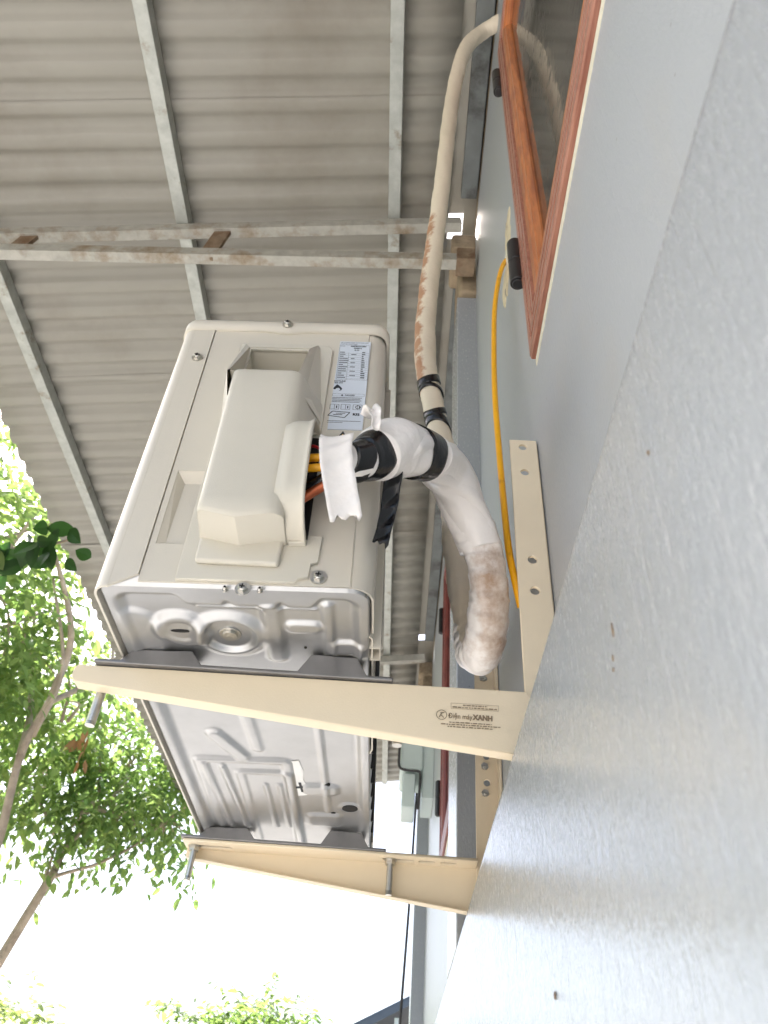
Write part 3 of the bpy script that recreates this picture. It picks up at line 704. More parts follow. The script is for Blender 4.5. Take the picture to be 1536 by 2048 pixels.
# flared lip round the pipe opening (right side of the bulge)
lip = [(-.001, .196), (-.020, .188), (-.038, .175), (-.049, .158), (-.0525, .135), (-.0525, .085), (-.050, .066), (-.040, .054), (-.022, .049), (-.001, .048)]
lip = [tuple(v)[:2] for v in catmull([(a, b, 0) for a, b in lip], 4)]
rows = []
for (xx, sc) in ((-.090, .985), (-.078, 1.0), (-.069, 1.0), (-.0655, 1.03), (-.0635, 1.06)):
    rows.append([(xx - .006*sstep(.10, .05, 0)*0, y*sc, .115+(z-.115)*(1+(sc-1)*.6)) for y, z in lip])
V, F = loft(rows)
link('pipe_lip', MB().add(V, F).fixed('pipe_lip'), 'plastic', cover, smooth=True, solid=.0025)
slab('pipe_opening_shade', [(-.0835, .052), (-.0625, .052), (-.0610, .19), (-.0835, .19)], -.0040, -.0028, 'dark', cover, 0)  # dark sheets colour in the shade inside the pipe opening
slab('cover_inside_shade', [(-.150, .052), (-.0835, .052), (-.0835, .19), (-.150, .19)], -.0060, -.0040, 'dark', cover, 0)

# ---- rating label (print only; the square code is left blank)
lab = slab('rating_label', [(-.0572, .2085), (-.0205, .2085), (-.0180, .3665), (-.0545, .3665)], -.00115, .0004, 'label', unit, 0)
it = []
def tx(s, x, z, size, bold=0, sx=.8): it.append((text_mesh(s, size, 'LEFT', bold, sx), T(x, z)))
tx('AIR CONDITIONER OUTDOOR UNIT', -.0535, .3630, .0026, 0, .75); tx('ROOM AIR CONDITIONER', -.0536, .3603, .0022, 0, .75)
tx('MODEL', -.0535, .3560, .0022); tx('ARKB25YVMV', -.0415, .3555, .0034, .0001, .9); tx('E008015', -.0375, .3518, .0030, .0001, .9); tx('R-32', -.0365, .3480, .0032, .0001, .9)
it.append((frame_mesh(-.0543, .2925, -.0190, .3590, .00025), T()))
rnd = random.Random(3)
for i in range(13):
    z = .3440-i*.0040
    it.append((rect_mesh(-.0540, z-.0014, -.0192, z-.0012), T()))
    w = rnd.uniform(.004, .011); it.append((rect_mesh(-.0533, z, -.0533+w, z+.0012), T()))
    if i % 2: it.append((rect_mesh(-.0400, z, -.0400+rnd.uniform(.003, .008), z+.0011), T()))
    it.append((rect_mesh(-.0275, z, -.0275+rnd.uniform(.002, .005), z+.0016), T()))
it.append((rect_mesh(-.0430, .2925, -.0428, .3440), T()))
tx('HOTLINE', -.0560, .2885, .0036, .00012, .85); tx('1800 6777', -.0560, .2855, .0028, .0001, .85)
# drop emblem
P = [(-.0520+.0052*math.cos(t), .2765+.0042*math.sin(t)) for t in [math.radians(a) for a in range(150, -20, -12)]]
it.append((poly_mesh([(-.0520, .2838)]+[(-.0485, .2800), (-.0462, .2765), (-.0470, .2735), (-.0498, .2722), (-.0480, .2750), (-.0500, .2775), (-.0525, .2768), (-.0540, .2745), (-.0562, .2760), (-.0550, .2795)]), T()))
it.append((frame_mesh(-.0562, .2630, -.0212, .2675, .00025), T())); tx('DANGER', -.0425, .2640, .0030, .00008, .9)
it.append((poly_mesh([(-.0470, .2638), (-.0440, .2638), (-.0455, .2668)]), T()))
for i in range(4): it.append((rect_mesh(-.0560, .2600-i*.0024, -.0560+.034-rnd.uniform(0, .004), .2608-i*.0024), T()))
for x0 in (-.0575, -.0455, -.0325):
    it.append((frame_mesh(x0, .2405, x0+.0100, .2490, .0004), T())); it.append((rect_mesh(x0+.0048, .2405, x0+.0052, .2490), T())); it.append((rect_mesh(x0+.0068, .2425, x0+.0080, .2468), T()))
it.append((ring_mesh(-.0270, .2448, .0022, .0030), T()))
for P in ([(-.0585, .2300), (-.0540, .2372), (-.0352, .2358), (-.0405, .2270)],):
    for a, b in zip(P, P[1:]+P[:1]):
        a = Vector(a); b = Vector(b); n_ = Vector((-(b-a).y, (b-a).x)).normalized()*.0005; it.append((poly_mesh([tuple(a-n_), tuple(b-n_), tuple(b+n_), tuple(a+n_)]), T()))
it.append((rect_mesh(-.0530, .2312, -.0430, .2322), T())); it.append((rect_mesh(-.0500, .2335, -.0400, .2343), T()))
tx('R32', -.0320, .2310, .0050, .0003, .9)
it.append((rect_mesh(-.0585, .2210, -.0230, .2217), T())); it.append((rect_mesh(-.0585, .2185, -.0420, .2191), T()))
link('label_print', join_meshes('label_print', [(m_, XZ(-.00135) @ t_) for m_, t_ in it]), 'inkd', lab)
# warning triangle
tr = slab('warning_sticker', [(-.0590, .1690), (-.0230, .1690), (-.0405, .2055)], -.00125, .0004, 'inkd', unit, 0)
slab('warning_face', [(-.0560, .1710), (-.0262, .1710), (-.0405, .2008)], -.00145, -.0012, 'warn', tr, 0)
slab('warning_bolt', [(-.0420, .1960), (-.0365, .1870), (-.0395, .1870), (-.0375, .1780), (-.0440, .1885), (-.0410, .1885)], -.0016, -.0014, 'inkd', tr, 0)

# ---------------------------------------------------------------- wall brackets
AT = .374
def bracket(yw, mirror, label):
    s = -1 if mirror else 1           # flanges run to +Y (near one) or to -Y (far one)
    b = empty('wall_bracket', (.148, yw, .31), label=label, cat='bracket', group='two beige brackets carrying the outdoor unit')
    def bp(o):
        o.parent = b; o.matrix_parent_inverse = Matrix.Translation((-.148, -yw, -.31)); return o
    tipx = -.318 if not mirror else -.298
    out = [(tipx, .362), (tipx+.004, .356), (.147, .3065), (.147, .330), (.1135, AT), (tipx+.003, AT), (tipx, AT-.004)]
    th = .0026
    arm = bp(plate('arm', [(x, z) for x, z in out], [], th, XZ(yw+s*th/2), 'bracket'))
    # top flange with slots
    fl = .036
    holes = [slot(-.285, -.235, s*fl*.5, .0042), slot(-.015, .020, s*fl*.5, .0042), slot(.035, .050, s*fl*.5, .0042), slot(.065, .080, s*fl*.5, .0042)]
    o = [(tipx, s*th), (.112, s*th), (.112, s*fl), (tipx, s*fl)]
    if s < 0: o = o[::-1]
    bp(plate('top_flange', o, holes, .0024, Matrix.Translation((0, yw, AT-.0014)), 'bracket'))
    # bottom flange follows the taper
    P = []
    for x, z in ((tipx+.004, .3555), (.147, .3060)):
        P += [(x, yw+s*.0004, z), (x, yw+s*.014, z), (x, yw+s*.014, z+.0024), (x, yw+s*.0004, z+.0024)]
    bp(MB().add(P, [(0,1,2,3),(4,5,6,7),(0,1,5,4),(1,2,6,5),(2,3,7,6),(3,0,4,7)]).build('bottom_flange', 'bracket', bevel=.001))
    # upright: angle with holes
    hz = [.720, .675, .538, .496]
    hl = [circ(.1305, z, .0052, 18, .95) for z in hz]
    leg = bp(plate('upright', [(.1125, .332), (.1472, .309), (.1482, .733), (.1145, .733)], hl, .0024, XZ(yw+s*(th+.0014)-s*.0005), 'bracket'))
    bp(box('wall_flange', (.1462, yw+s*.004 if s > 0 else yw-.040, .318), (.1492, yw+.040 if s > 0 else yw-.004, .731), 'bracket', bevel=.0008))
    return b, bp, s
b1, bp1, s1 = bracket(.642, False, 'beige steel bracket nearest the camera with printed shop name on its arm')
b2, bp2, s2 = bracket(1.128, True, 'beige steel bracket under the far end of the outdoor unit')
def bolt(bp, x, y, ztop, ln, r=.0042):
    m = MB(); m.cyl((x, y, ztop+.004), (x, y, ztop-ln), r, 12)
    for i in range(int(ln/.0016)): m.cyl((x, y, ztop-.006-i*.0016), (x, y, ztop-.0068-i*.0016), r*1.10, 12)
    m.cyl((x, y, ztop-.0005), (x, y, ztop-.0018), r*2.1, 20); m.cyl((x, y, ztop-.0018), (x, y, ztop-.0078), r*1.75, 6)
    return bp(m.build('bolt', 'screw'))
bolt(bp1, -.292, .660, AT-.003, .046); bolt(bp1, -.005, .660, AT-.003, .046)
bolt(bp2, -.284, 1.110, AT-.003, .042); bolt(bp2, -.008, 1.110, AT-.003, .042)
for z in (.521, .479, .675):
    m = MB(); m.cyl((.1275, 1.1262, z), (.1275, 1.1240, z), .0075, 18); m.cyl((.1275, 1.1240, z), (.1275, 1.1195, z), .0060, 6); m.cyl((.1275, 1.1195, z), (.1275, 1.1165, z), .003, 12)
    bp2(m.build('bolt', 'screw'))
# printed shop name on the near arm
it = []
cx0, cz0 = .0335, .3425
it.append((ring_mesh(.0345, .3445, .0044, .0050), T()))
for a, b in (((.0322, .3420), (.0352, .3472)), ((.0338, .3445), (.0366, .3418)), ((.0330, .3462), (.0372, .3470))):
    a = Vector(a); b = Vector(b); n_ = Vector((-(b-a).y, (b-a).x)).normalized()*.0004; it.append((poly_mesh([tuple(a-n_), tuple(b-n_), tuple(b+n_), tuple(a+n_)]), T()))
rot = Matrix.Rotation(math.radians(-1.0), 4, 'Z')
t1 = text_mesh('Điện máy', .0070, 'LEFT', .0001, .80); w1 = max(v.co.x for v in t1.vertices)
it.append((t1, T(.0405, .3418) @ rot)); t2 = text_mesh('XANH', .0070, 'LEFT', .0004, .88); it.append((t2, T(.0405+w1+.0006, .3416) @ rot))
it.append((frame_mesh(.0430, .3515, .0870, .3572, .00028), T()))
rnd = random.Random(11)
def dashes(x0, x1, z, h):
    x = x0
    while x < x1:
        w = rnd.uniform(.0012, .0042); it.append((rect_mesh(x, z, min(x+w, x1), z+h*rnd.uniform(.75, 1.1)), T())); x += w+.0008
dashes(.054, .077, .3549, .0011); dashes(.0445, .0855, .3526, .0011)
dashes(.0415, .0800, .3372, .0011); dashes(.0340, .0880, .3350, .0011); dashes(.0400, .0810, .3328, .0011)
bp1(link('printed_name', join_meshes('printed_name', [(m_, XZ(.6405) @ t_) for m_, t_ in it]), 'ink'))

# ---------------------------------------------------------------- refrigerant line set
PP = [[0.185, 0.585, 2.345], [0.1514, 0.6, 2.3393], [0.1086, 0.62, 2.3209], [0.0661, 0.63, 2.214], [0.0408, 0.66, 2.0148], [0.0274, 0.69, 1.7614], [0.0198, 0.72, 1.579], [0.0117, 0.75, 1.4437], [0.0057, 0.77, 1.3252], [0.002, 0.79, 1.2191], [0.0037, 0.8, 1.117], [0.017, 0.81, 1.0254], [0.0342, 0.82, 0.9363], [0.0501, 0.83, 0.8441], [0.0604, 0.82, 0.7327], [0.0685, 0.81, 0.6349], [0.0771, 0.79, 0.5494], [0.0832, 0.76, 0.5011]]
line = empty('refrigerant_line', (.085, .74, .48), label='taped white pipe bundle looping from the outdoor unit up to the wall top', cat='pipe')
LM = Matrix.Translation((-.085, -.74, -.48))
def lpart(o, parent=None):
    o.parent = parent or line
    if parent is None: o.matrix_parent_inverse = LM
    return o
def helix(pitch, amp, soft=.12):
    def f(i, s, a):
        t = (s/pitch + a/(2*PI)) % 1
        return 1 + amp*(t if t < 1-soft else (1-t)/soft*(1-soft))
    return f
def wob(seed, amp):
    r = random.Random(seed); ph = [r.uniform(0, 6.28) for _ in range(8)]; fr = [r.uniform(20, 90) for _ in range(8)]; an = [r.randint(1, 4) for _ in range(8)]
    return lambda i, s, a: 1+amp*sum((math.sin(fr[k]*s+an[k]*a+ph[k]) if k % 2 else 1.2-2.4*abs(math.sin(.5*(fr[k]*s+an[k]*a+ph[k])))) for k in range(8))/8
P = catmull(PP, 22); R = interp([.0195, .0195, .0190, .0185, .0175, .0170, .0172, .0178, .0182, .0185, .0188, .0180, .0180, .0190, .020, .021, .021, .021], 22)
hx = helix(.026, .05); wb = wob(1, .10)
def dirt_up(i, s, a):
    z = P[i].z; side = max(0, math.cos(a-.75))      # the peeled strip runs down the outer side
    return .52*side*sstep(1.62, 1.45, z)*sstep(.98, 1.04, z) + .10
lpart(tube('upper_pipe', P, R, 'wrap_old', seg=28, rad=lambda i, s, a: hx(i, s, a)*wb(i, s, a), dirt=dirt_up))
# thin black ties on the upper pipe
for (k0, k1, tl, ph) in ((10.62, 10.74, .010, .4), (10.92, 10.97, -.006, 1.0), (11.42, 11.52, .012, .2), (11.74, 11.90, -.011, .8)):
    a, b = int(k0*22), int(k1*22)+1; seg = P[a:b+1]
    lpart(tube('black_tape_tie', seg, [R[a]*1.12]*len(seg), 'btape', seg=24, rad=wob(int(k0*100), .08), tilt=lambda q, tl=tl, ph=ph: tl*math.cos(q-ph)))
# lower bundle
BP = [[0.0771, 0.795, 0.5494], [0.0805, 0.775, 0.499], [0.0872, 0.732, 0.4865], [0.0865, 0.69, 0.5286], [0.077, 0.67, 0.5775], [0.0563, 0.64, 0.6111], [0.035, 0.6, 0.6221], [0.0077, 0.55, 0.5935], [-0.023, 0.515, 0.5652], [-0.0490, 0.49, 0.5205], [-0.0655, 0.48, 0.5050], [-0.0830, 0.474, 0.4985]]
BR = [.0212, .0222, .0222, .0222, .0228, .0242, .0250, .0245, .0278, .0180, .0158, .0130]
Q = catmull(BP, 26); RQ = interp(BR, 26); hq = helix(.021, .075, .10); wq = wob(4, .22)
def dirt_low(i, s, a):
    z = Q[i].z; k = i/26
    return .42*sstep(.6, 2.2, k)*sstep(4.3, 3.4, k) + .14*sstep(1.2, .4, k) + .10 + .10*math.sin(a*2+s*9)*sstep(4.6, 4.0, k)
lpart(tube('wrapped_bundle', Q, RQ, 'wrap_new', seg=40, rad=lambda i, s, a: (1+(hq(i, s, a)-1)*(1.5 if i < 26*2.6 else 1))*(1+(wq(i, s, a)-1)*(.3 if i < 26*2.8 else 1)) if i < 26*4.4 else wq(i, s, a)*(1+.03*math.sin(3*a+s*40)), dirt=dirt_low))
def band(name, k0, k1, f, m, seed, amp=.10, flare=None, tilt=None):
    a, b = int(k0*26), int(k1*26)
    seg = Q[a:b+1]; w = wob(seed, amp)
    return lpart(tube(name, seg, [RQ[a+i]*f*(flare(i/(b-a)) if flare else 1) for i in range(len(seg))], m, seg=40, rad=w, tilt=tilt))
band('wrap_sleeve', 3.9, 6.9, 1.07, 'wrap_new', 9, .14)
band('wrap_sleeve', 7.45, 8.62, 1.07, 'wrap_new', 12, .18, flare=lambda t: 1+.05*math.sin(PI*t)+.16*t**4)
band('black_tape', 7.02, 7.46, 1.15, 'btape', 21, .08)
band('black_tape', 8.72, 9.22, 1.14, 'btape', 23, .16, tilt=lambda q: .008*math.cos(q-2.6))
band('black_tape', 9.38, 10.15, 1.16, 'btape', 27, .20, tilt=lambda q: .009*math.cos(q-2.8))
# ribbons (tape tails)
def ribbon(name, P, Wd, m, side, thick=.0006, curl=0, torn=0):
    P = catmull(P, 10); n = len(P); V = []; F = []; nw = 8; r = random.Random(len(name))
    for i, p in enumerate(P):
        t = (P[min(i+1, n-1)]-P[max(i-1, 0)]).normalized(); sd = Vector(side); sd = (sd-t*sd.dot(t)).normalized(); nn = t.cross(sd)
        w = Wd if not callable(Wd) else Wd(i/(n-1))
        for j in range(nw+1):
            q = j/nw-.5; e = torn*(1.2*math.sin(j*1.9+.6)-.9*math.exp(-((q-.1)/.12)**2)*2) if i == n-1 else 0
            V.append(p+sd*(q*w)+nn*(curl*(q*q*4-1)+.0012*math.sin(i*.7+q*5))+t*e)
    for i in range(n-1):
        for j in range(nw): a = i*(nw+1)+j; F.append((a, a+1, a+nw+2, a+nw+1))
    me = bpy.data.meshes.new(name); me.from_pydata([tuple(v) for v in V], [], F)
    at = me.attributes.new('dirt', 'FLOAT', 'POINT'); at.data.foreach_set('value', [.05]*len(V))
    return lpart(link(name, me, m, None, smooth=True, solid=thick))
ribbon('white_tape_tail', [(-.0735, .4570, .517), (-.0728, .4540, .500), (-.0690, .4545, .475), (-.0625, .4585, .447), (-.0560, .463, .421)], lambda t: .030-.003*t, 'wrap_new', (1, 0, .22), curl=.003, torn=.0035)
ribbon('black_tape_tail', [(-.020, .505, .545), (-.023, .521, .520), (-.0245, .527, .495), (-.0275, .530, .470), (-.0295, .530, .454)], lambda t: .0155+.0015*math.sin(6*t), 'btape', (1, .2, 0), curl=.003, torn=.004)
ribbon('loose_wrap_end', [(-.052, .466, .553), (-.046, .458, .560), (-.041, .457, .548), (-.039, .463, .533)], lambda t: .018-.010*t, 'wrap_new', (.7, .2, .8), curl=.004)
# conduits and copper between valve cover and bundle
def straight(name, a, b, r, m): return lpart(MB().cyl(a, b, r, 18).build(name, m, None, smooth=False, bevel=.0006))
def lw(x, y, z):   # unit-local -> world
    return tuple(Euler((0, URY, URZ)).to_matrix() @ Vector((x, y, z)) + UO)
straight('yellow_conduit', lw(-.100, -.034, .123), lw(-.047, -.040, .124), .0039, 'yellow')
straight('yellow_conduit', lw(-.100, -.034, .1095), lw(-.047, -.040, .1105), .0039, 'yellow')
lpart(tube('copper_tube', catmull([lw(-.105, -.018, .070), lw(-.075, -.024, .080), lw(-.052, -.030, .094), lw(-.03, -.038, .102)], 8), [.0046]*25, 'copper', seg=14))
lpart(tube('black_cable', catmull([lw(-.100, -.015, .100), lw(-.070, -.022, .098), lw(-.04, -.035, .108)], 8), [.0060]*17, 'btape', seg=12))
lpart(tube('red_wire', catmull([lw(-.085, -.010, .150), lw(-.068, -.030, .148), lw(-.058, -.036, .140), lw(-.050, -.040, .130)], 8), [.0015]*25, 'red', seg=8))
lpart(tube('copper_tube', catmull([lw(-.090, -.012, .142), lw(-.068, -.026, .138), lw(-.045, -.036, .128)], 8), [.0032]*17, 'copper', seg=12))

# ---------------------------------------------------------------- yellow cable
YP = [(.17, .738, 1.375), (0.1482, 0.735, 1.3482), (0.1331, 0.73, 1.2873), (0.1197, 0.725, 1.1742), (0.1134, 0.72, 1.0476), (0.1093, 0.71, 0.9059), (0.1101, 0.705, 0.7801), (0.1119, 0.70, 0.6721), (0.1130, 0.69, 0.5894), (0.1180, 0.69, 0.5444), (0.1245, 0.70, 0.515)]
yc = tube('yellow_cable', catmull(YP, 10), [.0043]*101, 'yellow', seg=16)
tag(yc, 'thin yellow cable hanging from a hole in the wall behind the near bracket', 'cable')

# ---------------------------------------------------------------- boxes and cable further along the wall
eb = empty('junction_box', (.09, 3.45, 1.60), label='pale grey box on the far wall with a smaller box under it', cat='box')
def ebp(o): o.parent = eb; o.matrix_parent_inverse = Matrix.Translation((-.09, -3.45, -1.60)); return o
ebp(box('upper_case', (-.006, 3.35, 1.52), (.100, 3.62, 1.69), 'boxm', bevel=.012)); ebp(box('lower_case', (.008, 3.36, 1.35), (.068, 3.55, 1.505), 'boxm', bevel=.006))
ebp(box('mounting_board', (.100, 3.37, 1.40), (.149, 3.60, 1.66), 'boxm'))
ebp(tube('cable_loop', catmull([(-.012, 3.345, 1.70), (-.012, 3.342, 1.60), (-.008, 3.342, 1.525), (.03, 3.342, 1.510), (.078, 3.342, 1.508), (.088, 3.345, 1.49), (.086, 3.36, 1.40), (.084, 3.4, 1.36)], 8), [.006]*57, 'wire', seg=10))
dw = tube('hanging_cable', catmull([(.088, 3.70, 1.72), (.086, 3.7, 1.663), (.078, 3.7, 1.402), (.069, 3.7, 1.072), (.052, 3.7, .647), (.03, 3.72, .1), (.0, 3.74, -.6), (-.02, 3.74, GZ+.082)], 6), [.006]*43, 'wire', seg=10)
tag(dw, 'dark thin cable hanging down in front of the farthest pilaster', 'cable')

# ---------------------------------------------------------------- neighbouring house seen low in the distance
nh = empty('neighbour_house', (1.0, 15, GZ), label='small distant house with a dark sheet roof at the bottom edge', cat='house')
def nhp(o, par=None): o.parent = par or nh; o.matrix_parent_inverse = Matrix.Translation((-1.0, -15, -GZ)); return o
nhp(box('wall', (.0, 14.4, GZ), (5, 20, 1.9), 'neigh'))
V = [(-.9, 13.8, 1.86), (2.6, 13.8, 3.62), (6.0, 13.8, 1.86), (-.9, 20.5, 1.86), (2.6, 20.5, 3.62), (6.0, 20.5, 1.86)]
V2 = [(x, y, z+.10) for x, y, z in V]
nr = nhp(MB().add(V+V2, [(0,3,4,1),(1,4,5,2),(6,7,10,9),(7,8,11,10),(0,1,7,6),(1,2,8,7),(3,9,10,4),(4,10,11,5),(0,6,9,3),(2,5,11,8)]).build('roof', 'neighroof'))
for i in range(22):
    y = 13.85+i*.3
    nhp(MB().bar((-.9, y, 1.975), (2.6, y, 3.735), .05, .04).build('roof_rib', 'neighroof'))
nhp(box('post', (.10, 13.95, GZ), (.20, 14.05, 2.33), 'boxm', bevel=.01)); nhp(box('window', (1.2, 14.38, .2), (2.2, 14.42, 1.4), 'glass'))

# ---------------------------------------------------------------- trees
def leaf_verts(c, d, nrm, L_, W_):
    d = d.normalized(); s = d.cross(nrm).normalized(); n = s.cross(d)
    return [c, c+d*L_*.30+s*W_*.45+n*W_*.12, c+d*L_*.68+s*W_*.40+n*W_*.06-n*L_*.04, c+d*L_-n*L_*.14, c+d*L_*.68-s*W_*.40+n*W_*.06-n*L_*.04, c+d*L_*.30-s*W_*.45+n*W_*.12, c+d*L_*.32, c+d*L_*.68-n*L_*.05]
LEAF_F = [(0, 1, 6), (1, 2, 7, 6), (2, 3, 7), (3, 4, 7), (4, 5, 6, 7), (5, 0, 6)]
def crown(name, clusters, m, parent, lsize, seed, tint=(0, 1), inv=None):
    r = random.Random(seed); V = []; F = []; Tn = []
    for (c, rad, n) in clusters:
        c = Vector(c)
        # leaves sit in sprays along short twigs inside the cluster
        ntw = max(1, n//9)
        for _ in range(ntw):
            while True:
                q = Vector((r.uniform(-1, 1), r.uniform(-1, 1), r.uniform(-1, 1)))
                if .15 < q.length < 1: break
            q = q*(.35+.65*q.length**.5) if q.length else q
            p0 = c+Vector((q.x*rad[0], q.y*rad[1], q.z*rad[2])); td = (q+Vector((r.uniform(-.6, .6), r.uniform(-.6, .6), r.uniform(-.9, .2)))).normalized()
            tw = r.random()
            for k in range(9):
                p = p0+td*(k*lsize*.42)+Vector((0, 0, -.02*lsize*k*k))
                sd = td.cross(Vector((r.uniform(-.3, .3), r.uniform(-.3, .3), 1))).normalized()*(1 if k % 2 else -1)
                d = (sd+td*.5+Vector((r.uniform(-.35, .35), r.uniform(-.35, .35), r.uniform(-.9, .1)))).normalized()
                nr_ = Vector((r.uniform(-.6, .6), r.uniform(-.6, .6), 1))
                s_ = lsize*r.uniform(.65, 1.2); b_ = len(V)
                V += leaf_verts(p, d, nr_, s_, s_*r.uniform(.38, .52)); F += [tuple(b_+i for i in f) for f in LEAF_F]
                t_ = min(1, max(0, tint[0]+(tint[1]-tint[0])*(.6*tw+.4*r.random()))); Tn += [t_]*8
    me = bpy.data.meshes.new(name); me.from_pydata([tuple(v) for v in V], [], F)
    at = me.attributes.new('tint', 'FLOAT', 'POINT'); at.data.foreach_set('value', Tn)
    o = link(name, me, m, parent); o['kind'] = 'stuff'
    if inv is not None: o.matrix_parent_inverse = inv
    return o
def limbs(name, paths, parent, inv):
    """paths: list of (points, r0, r1) joined as one branching mesh"""
    bm = bmesh.new()
    for pts, r0, r1 in paths:
        P = catmull(pts, 6); n = len(P)
        t = tube('tmp', P, [r0+(r1-r0)*i/(n-1) for i in range(n)], 'bark', seg=10)
        bm.from_mesh(t.data); me_ = t.data; bpy.data.objects.remove(t); bpy.data.meshes.remove(me_)
    me = bpy.data.meshes.new(name); bm.to_mesh(me); bm.free()
    o = link(name, me, 'bark', parent, smooth=True); o.matrix_parent_inverse = inv; return o
def tree(name, base, label, trunkpaths, branchpaths, clusters, lsize, seed, m='leaf', tint=(0, 1), group=None):
    t = empty(name, base, label=label, cat='tree', group=group); inv = Matrix.Translation((-base[0], -base[1], -base[2]))
    limbs('trunk', trunkpaths, t, inv)
    if branchpaths: limbs('branches', branchpaths, t, inv)
    crown('crown', clusters, m, t, lsize, seed, tint, inv)
    return t, inv
# leaning tree whose foliage fills the gap beside the eave
rb = random.Random(5)
def twigs(centers, n, base, seed):
    r = random.Random(seed); out = []
    for c, rad, k in centers:
        for _ in range(n):
            e = Vector(c)+Vector((r.uniform(-1, 1)*rad[0], r.uniform(-1, 1)*rad[1], r.uniform(-1, 1)*rad[2]))*.8
            b_ = Vector(c)+Vector((r.uniform(-.2, .2), r.uniform(-.2, .2), -rad[2]*.5))
            out.append(([b_, (b_+e)/2+Vector((r.uniform(-.1, .1), r.uniform(-.1, .1), .05)), e], .014, .004))
    return out
tc1 = [((-2.45, 4.75, 2.55), (.45, .6, .45), 1500), ((-2.85, 4.3, 3.0), (.6, .7, .55), 1300), ((-2.75, 3.6, 3.2), (.5, .6, .5), 900), ((-3.2, 5.2, 2.5), (.7, .7, .6), 1100), ((-2.5, 4.1, 2.6), (.3, .4, .35), 500), ((-3.1, 4.0, 3.8), (.8, .9, .6), 900), ((-2.95, 4.7, 2.05), (.35, .45, .3), 400)]
tree('leaning_tree', (-2.45, 4.55, GZ), 'leafy tree with pale bare limbs rising left of the roof edge',
     [([(-2.45, 4.55, GZ), (-2.42, 4.56, -.5), (-2.33, 4.55, .7), (-2.27, 4.5, 1.374), (-2.26, 4.33, 1.883), (-2.15, 4.2, 2.222)], .034, .020)],
     [([(-2.15, 4.2, 2.222), (-2.09, 4.05, 2.50), (-2.16, 3.9, 2.75), (-2.35, 3.75, 3.1)], .026, .012), ([(-2.17, 4.22, 2.18), (-2.0, 4.35, 2.42), (-1.95, 4.4, 2.6), (-2.1, 4.5, 3.0)], .020, .008),
      ([(-2.26, 4.33, 1.883), (-2.4, 4.5, 2.25), (-2.6, 4.6, 2.7), (-2.8, 4.7, 3.2)], .026, .010), ([(-2.22, 4.3, 2.0), (-2.1, 4.1, 2.35), (-2.3, 3.9, 2.9)], .018, .008)] + twigs(tc1, 3, None, 3),
     tc1, .096, 21, tint=(.1, 1.0))
# second tree behind with a thin bare stem forking
tc2 = [((-1.98, 5.5, 2.20), (.42, .5, .42), 1200), ((-2.35, 5.45, 2.05), (.38, .4, .32), 900), ((-1.72, 5.85, 2.22), (.22, .35, .32), 520), ((-2.5, 5.7, 2.7), (.6, .6, .5), 900), ((-2.2, 5.9, 2.6), (.5, .5, .4), 700), ((-1.75, 5.9, 2.6), (.25, .4, .3), 350), ((-3.2, 6.3, 2.9), (.8, .8, .9), 900)]
tree('forked_tree', (-2.95, 5.5, GZ), 'slim tree with a bare forked stem in front of the white sky',
     [([(-2.95, 5.5, GZ), (-2.78, 5.45, -.4), (-2.55, 5.41, .55), (-2.423, 5.39, 1.037), (-2.276, 5.348, 1.488), (-2.262, 5.36, 1.56)], .042, .026)],
     [([(-2.265, 5.357, 1.54), (-2.25, 5.4, 1.74), (-2.12, 5.45, 2.0), (-2.0, 5.5, 2.3)], .028, .010), ([(-2.27, 5.352, 1.52), (-2.17, 5.40, 1.58), (-2.02, 5.45, 1.66), (-1.85, 5.6, 1.85), (-1.7, 5.8, 2.15)], .015, .006), ([(-2.3, 5.35, 1.45), (-2.33, 5.4, 1.75), (-2.4, 5.5, 2.1)], .012, .005)] + twigs(tc2, 5, None, 8),
     tc2, .085, 33, tint=(0, .85))
# dead leaf cluster caught in the branches
r = random.Random(4)
dl = empty('dead_leaf_cluster', (-2.2, 4.9, 2.25), label='hanging bunch of dry brown leaves among the green ones', cat='leaves')
for k in range(14):
    p = Vector((-2.16, 4.88, 2.33))+Vector((r.uniform(-.06, .06), r.uniform(-.08, .08), -r.uniform(0, .22)))
    me = MB().add(leaf_verts(p, Vector((r.uniform(-.4, .4), r.uniform(-.4, .4), -1)), Vector((r.uniform(-1, 1), r.uniform(-1, 1), .2)), r.uniform(.09, .14), r.uniform(.03, .05)), LEAF_F).mesh('leaf')
    o = link('leaf', me, 'deadleaf', dl); o.matrix_parent_inverse = Matrix.Translation((2.2, -4.9, -2.25))
# near twig with large dark leaves in front of the eave
nb = empty('near_branch', (-1.55, 1.95, 1.30), label='dark green leafy twig hanging in front of the roof edge', cat='branch')
NI = Matrix.Translation((1.55, -1.95, -1.30))
def npart(o): o.parent = nb; o.matrix_parent_inverse = NI; return o
npart(tube('twig', catmull([(-2.3, 2.2, 1.15), (-1.7, 2.0, 1.40), (-1.40, 1.93, 1.50), (-1.24, 1.905, 1.53), (-1.15, 1.90, 1.55), (-1.105, 1.885, 1.56)], 6), [.012-.0003*i for i in range(31)], 'bark', seg=8))
r = random.Random(12)
lo = [(.31*math.sin(PI*t_)**.8*(1-.18*t_), t_, .06*math.sin(PI*t_)-.16*t_*t_) for t_ in [i/7 for i in range(8)]]
lv = [(0, y_, z_-.06*math.sin(PI*y_)) for x_, y_, z_ in lo]+[(x_, y_, z_) for x_, y_, z_ in lo]+[(-x_, y_, z_) for x_, y_, z_ in lo]
lf = [(i, i+1, 9+i, 8+i) for i in range(7)]+[(i, 16+i, 17+i, i+1) for i in range(7)]
lm = MB().add(lv, lf).mesh('leaf')
at = lm.attributes.new('tint', 'FLOAT', 'POINT'); at.data.foreach_set('value', [.4]*24); lm.materials.append(M['leafdark'])
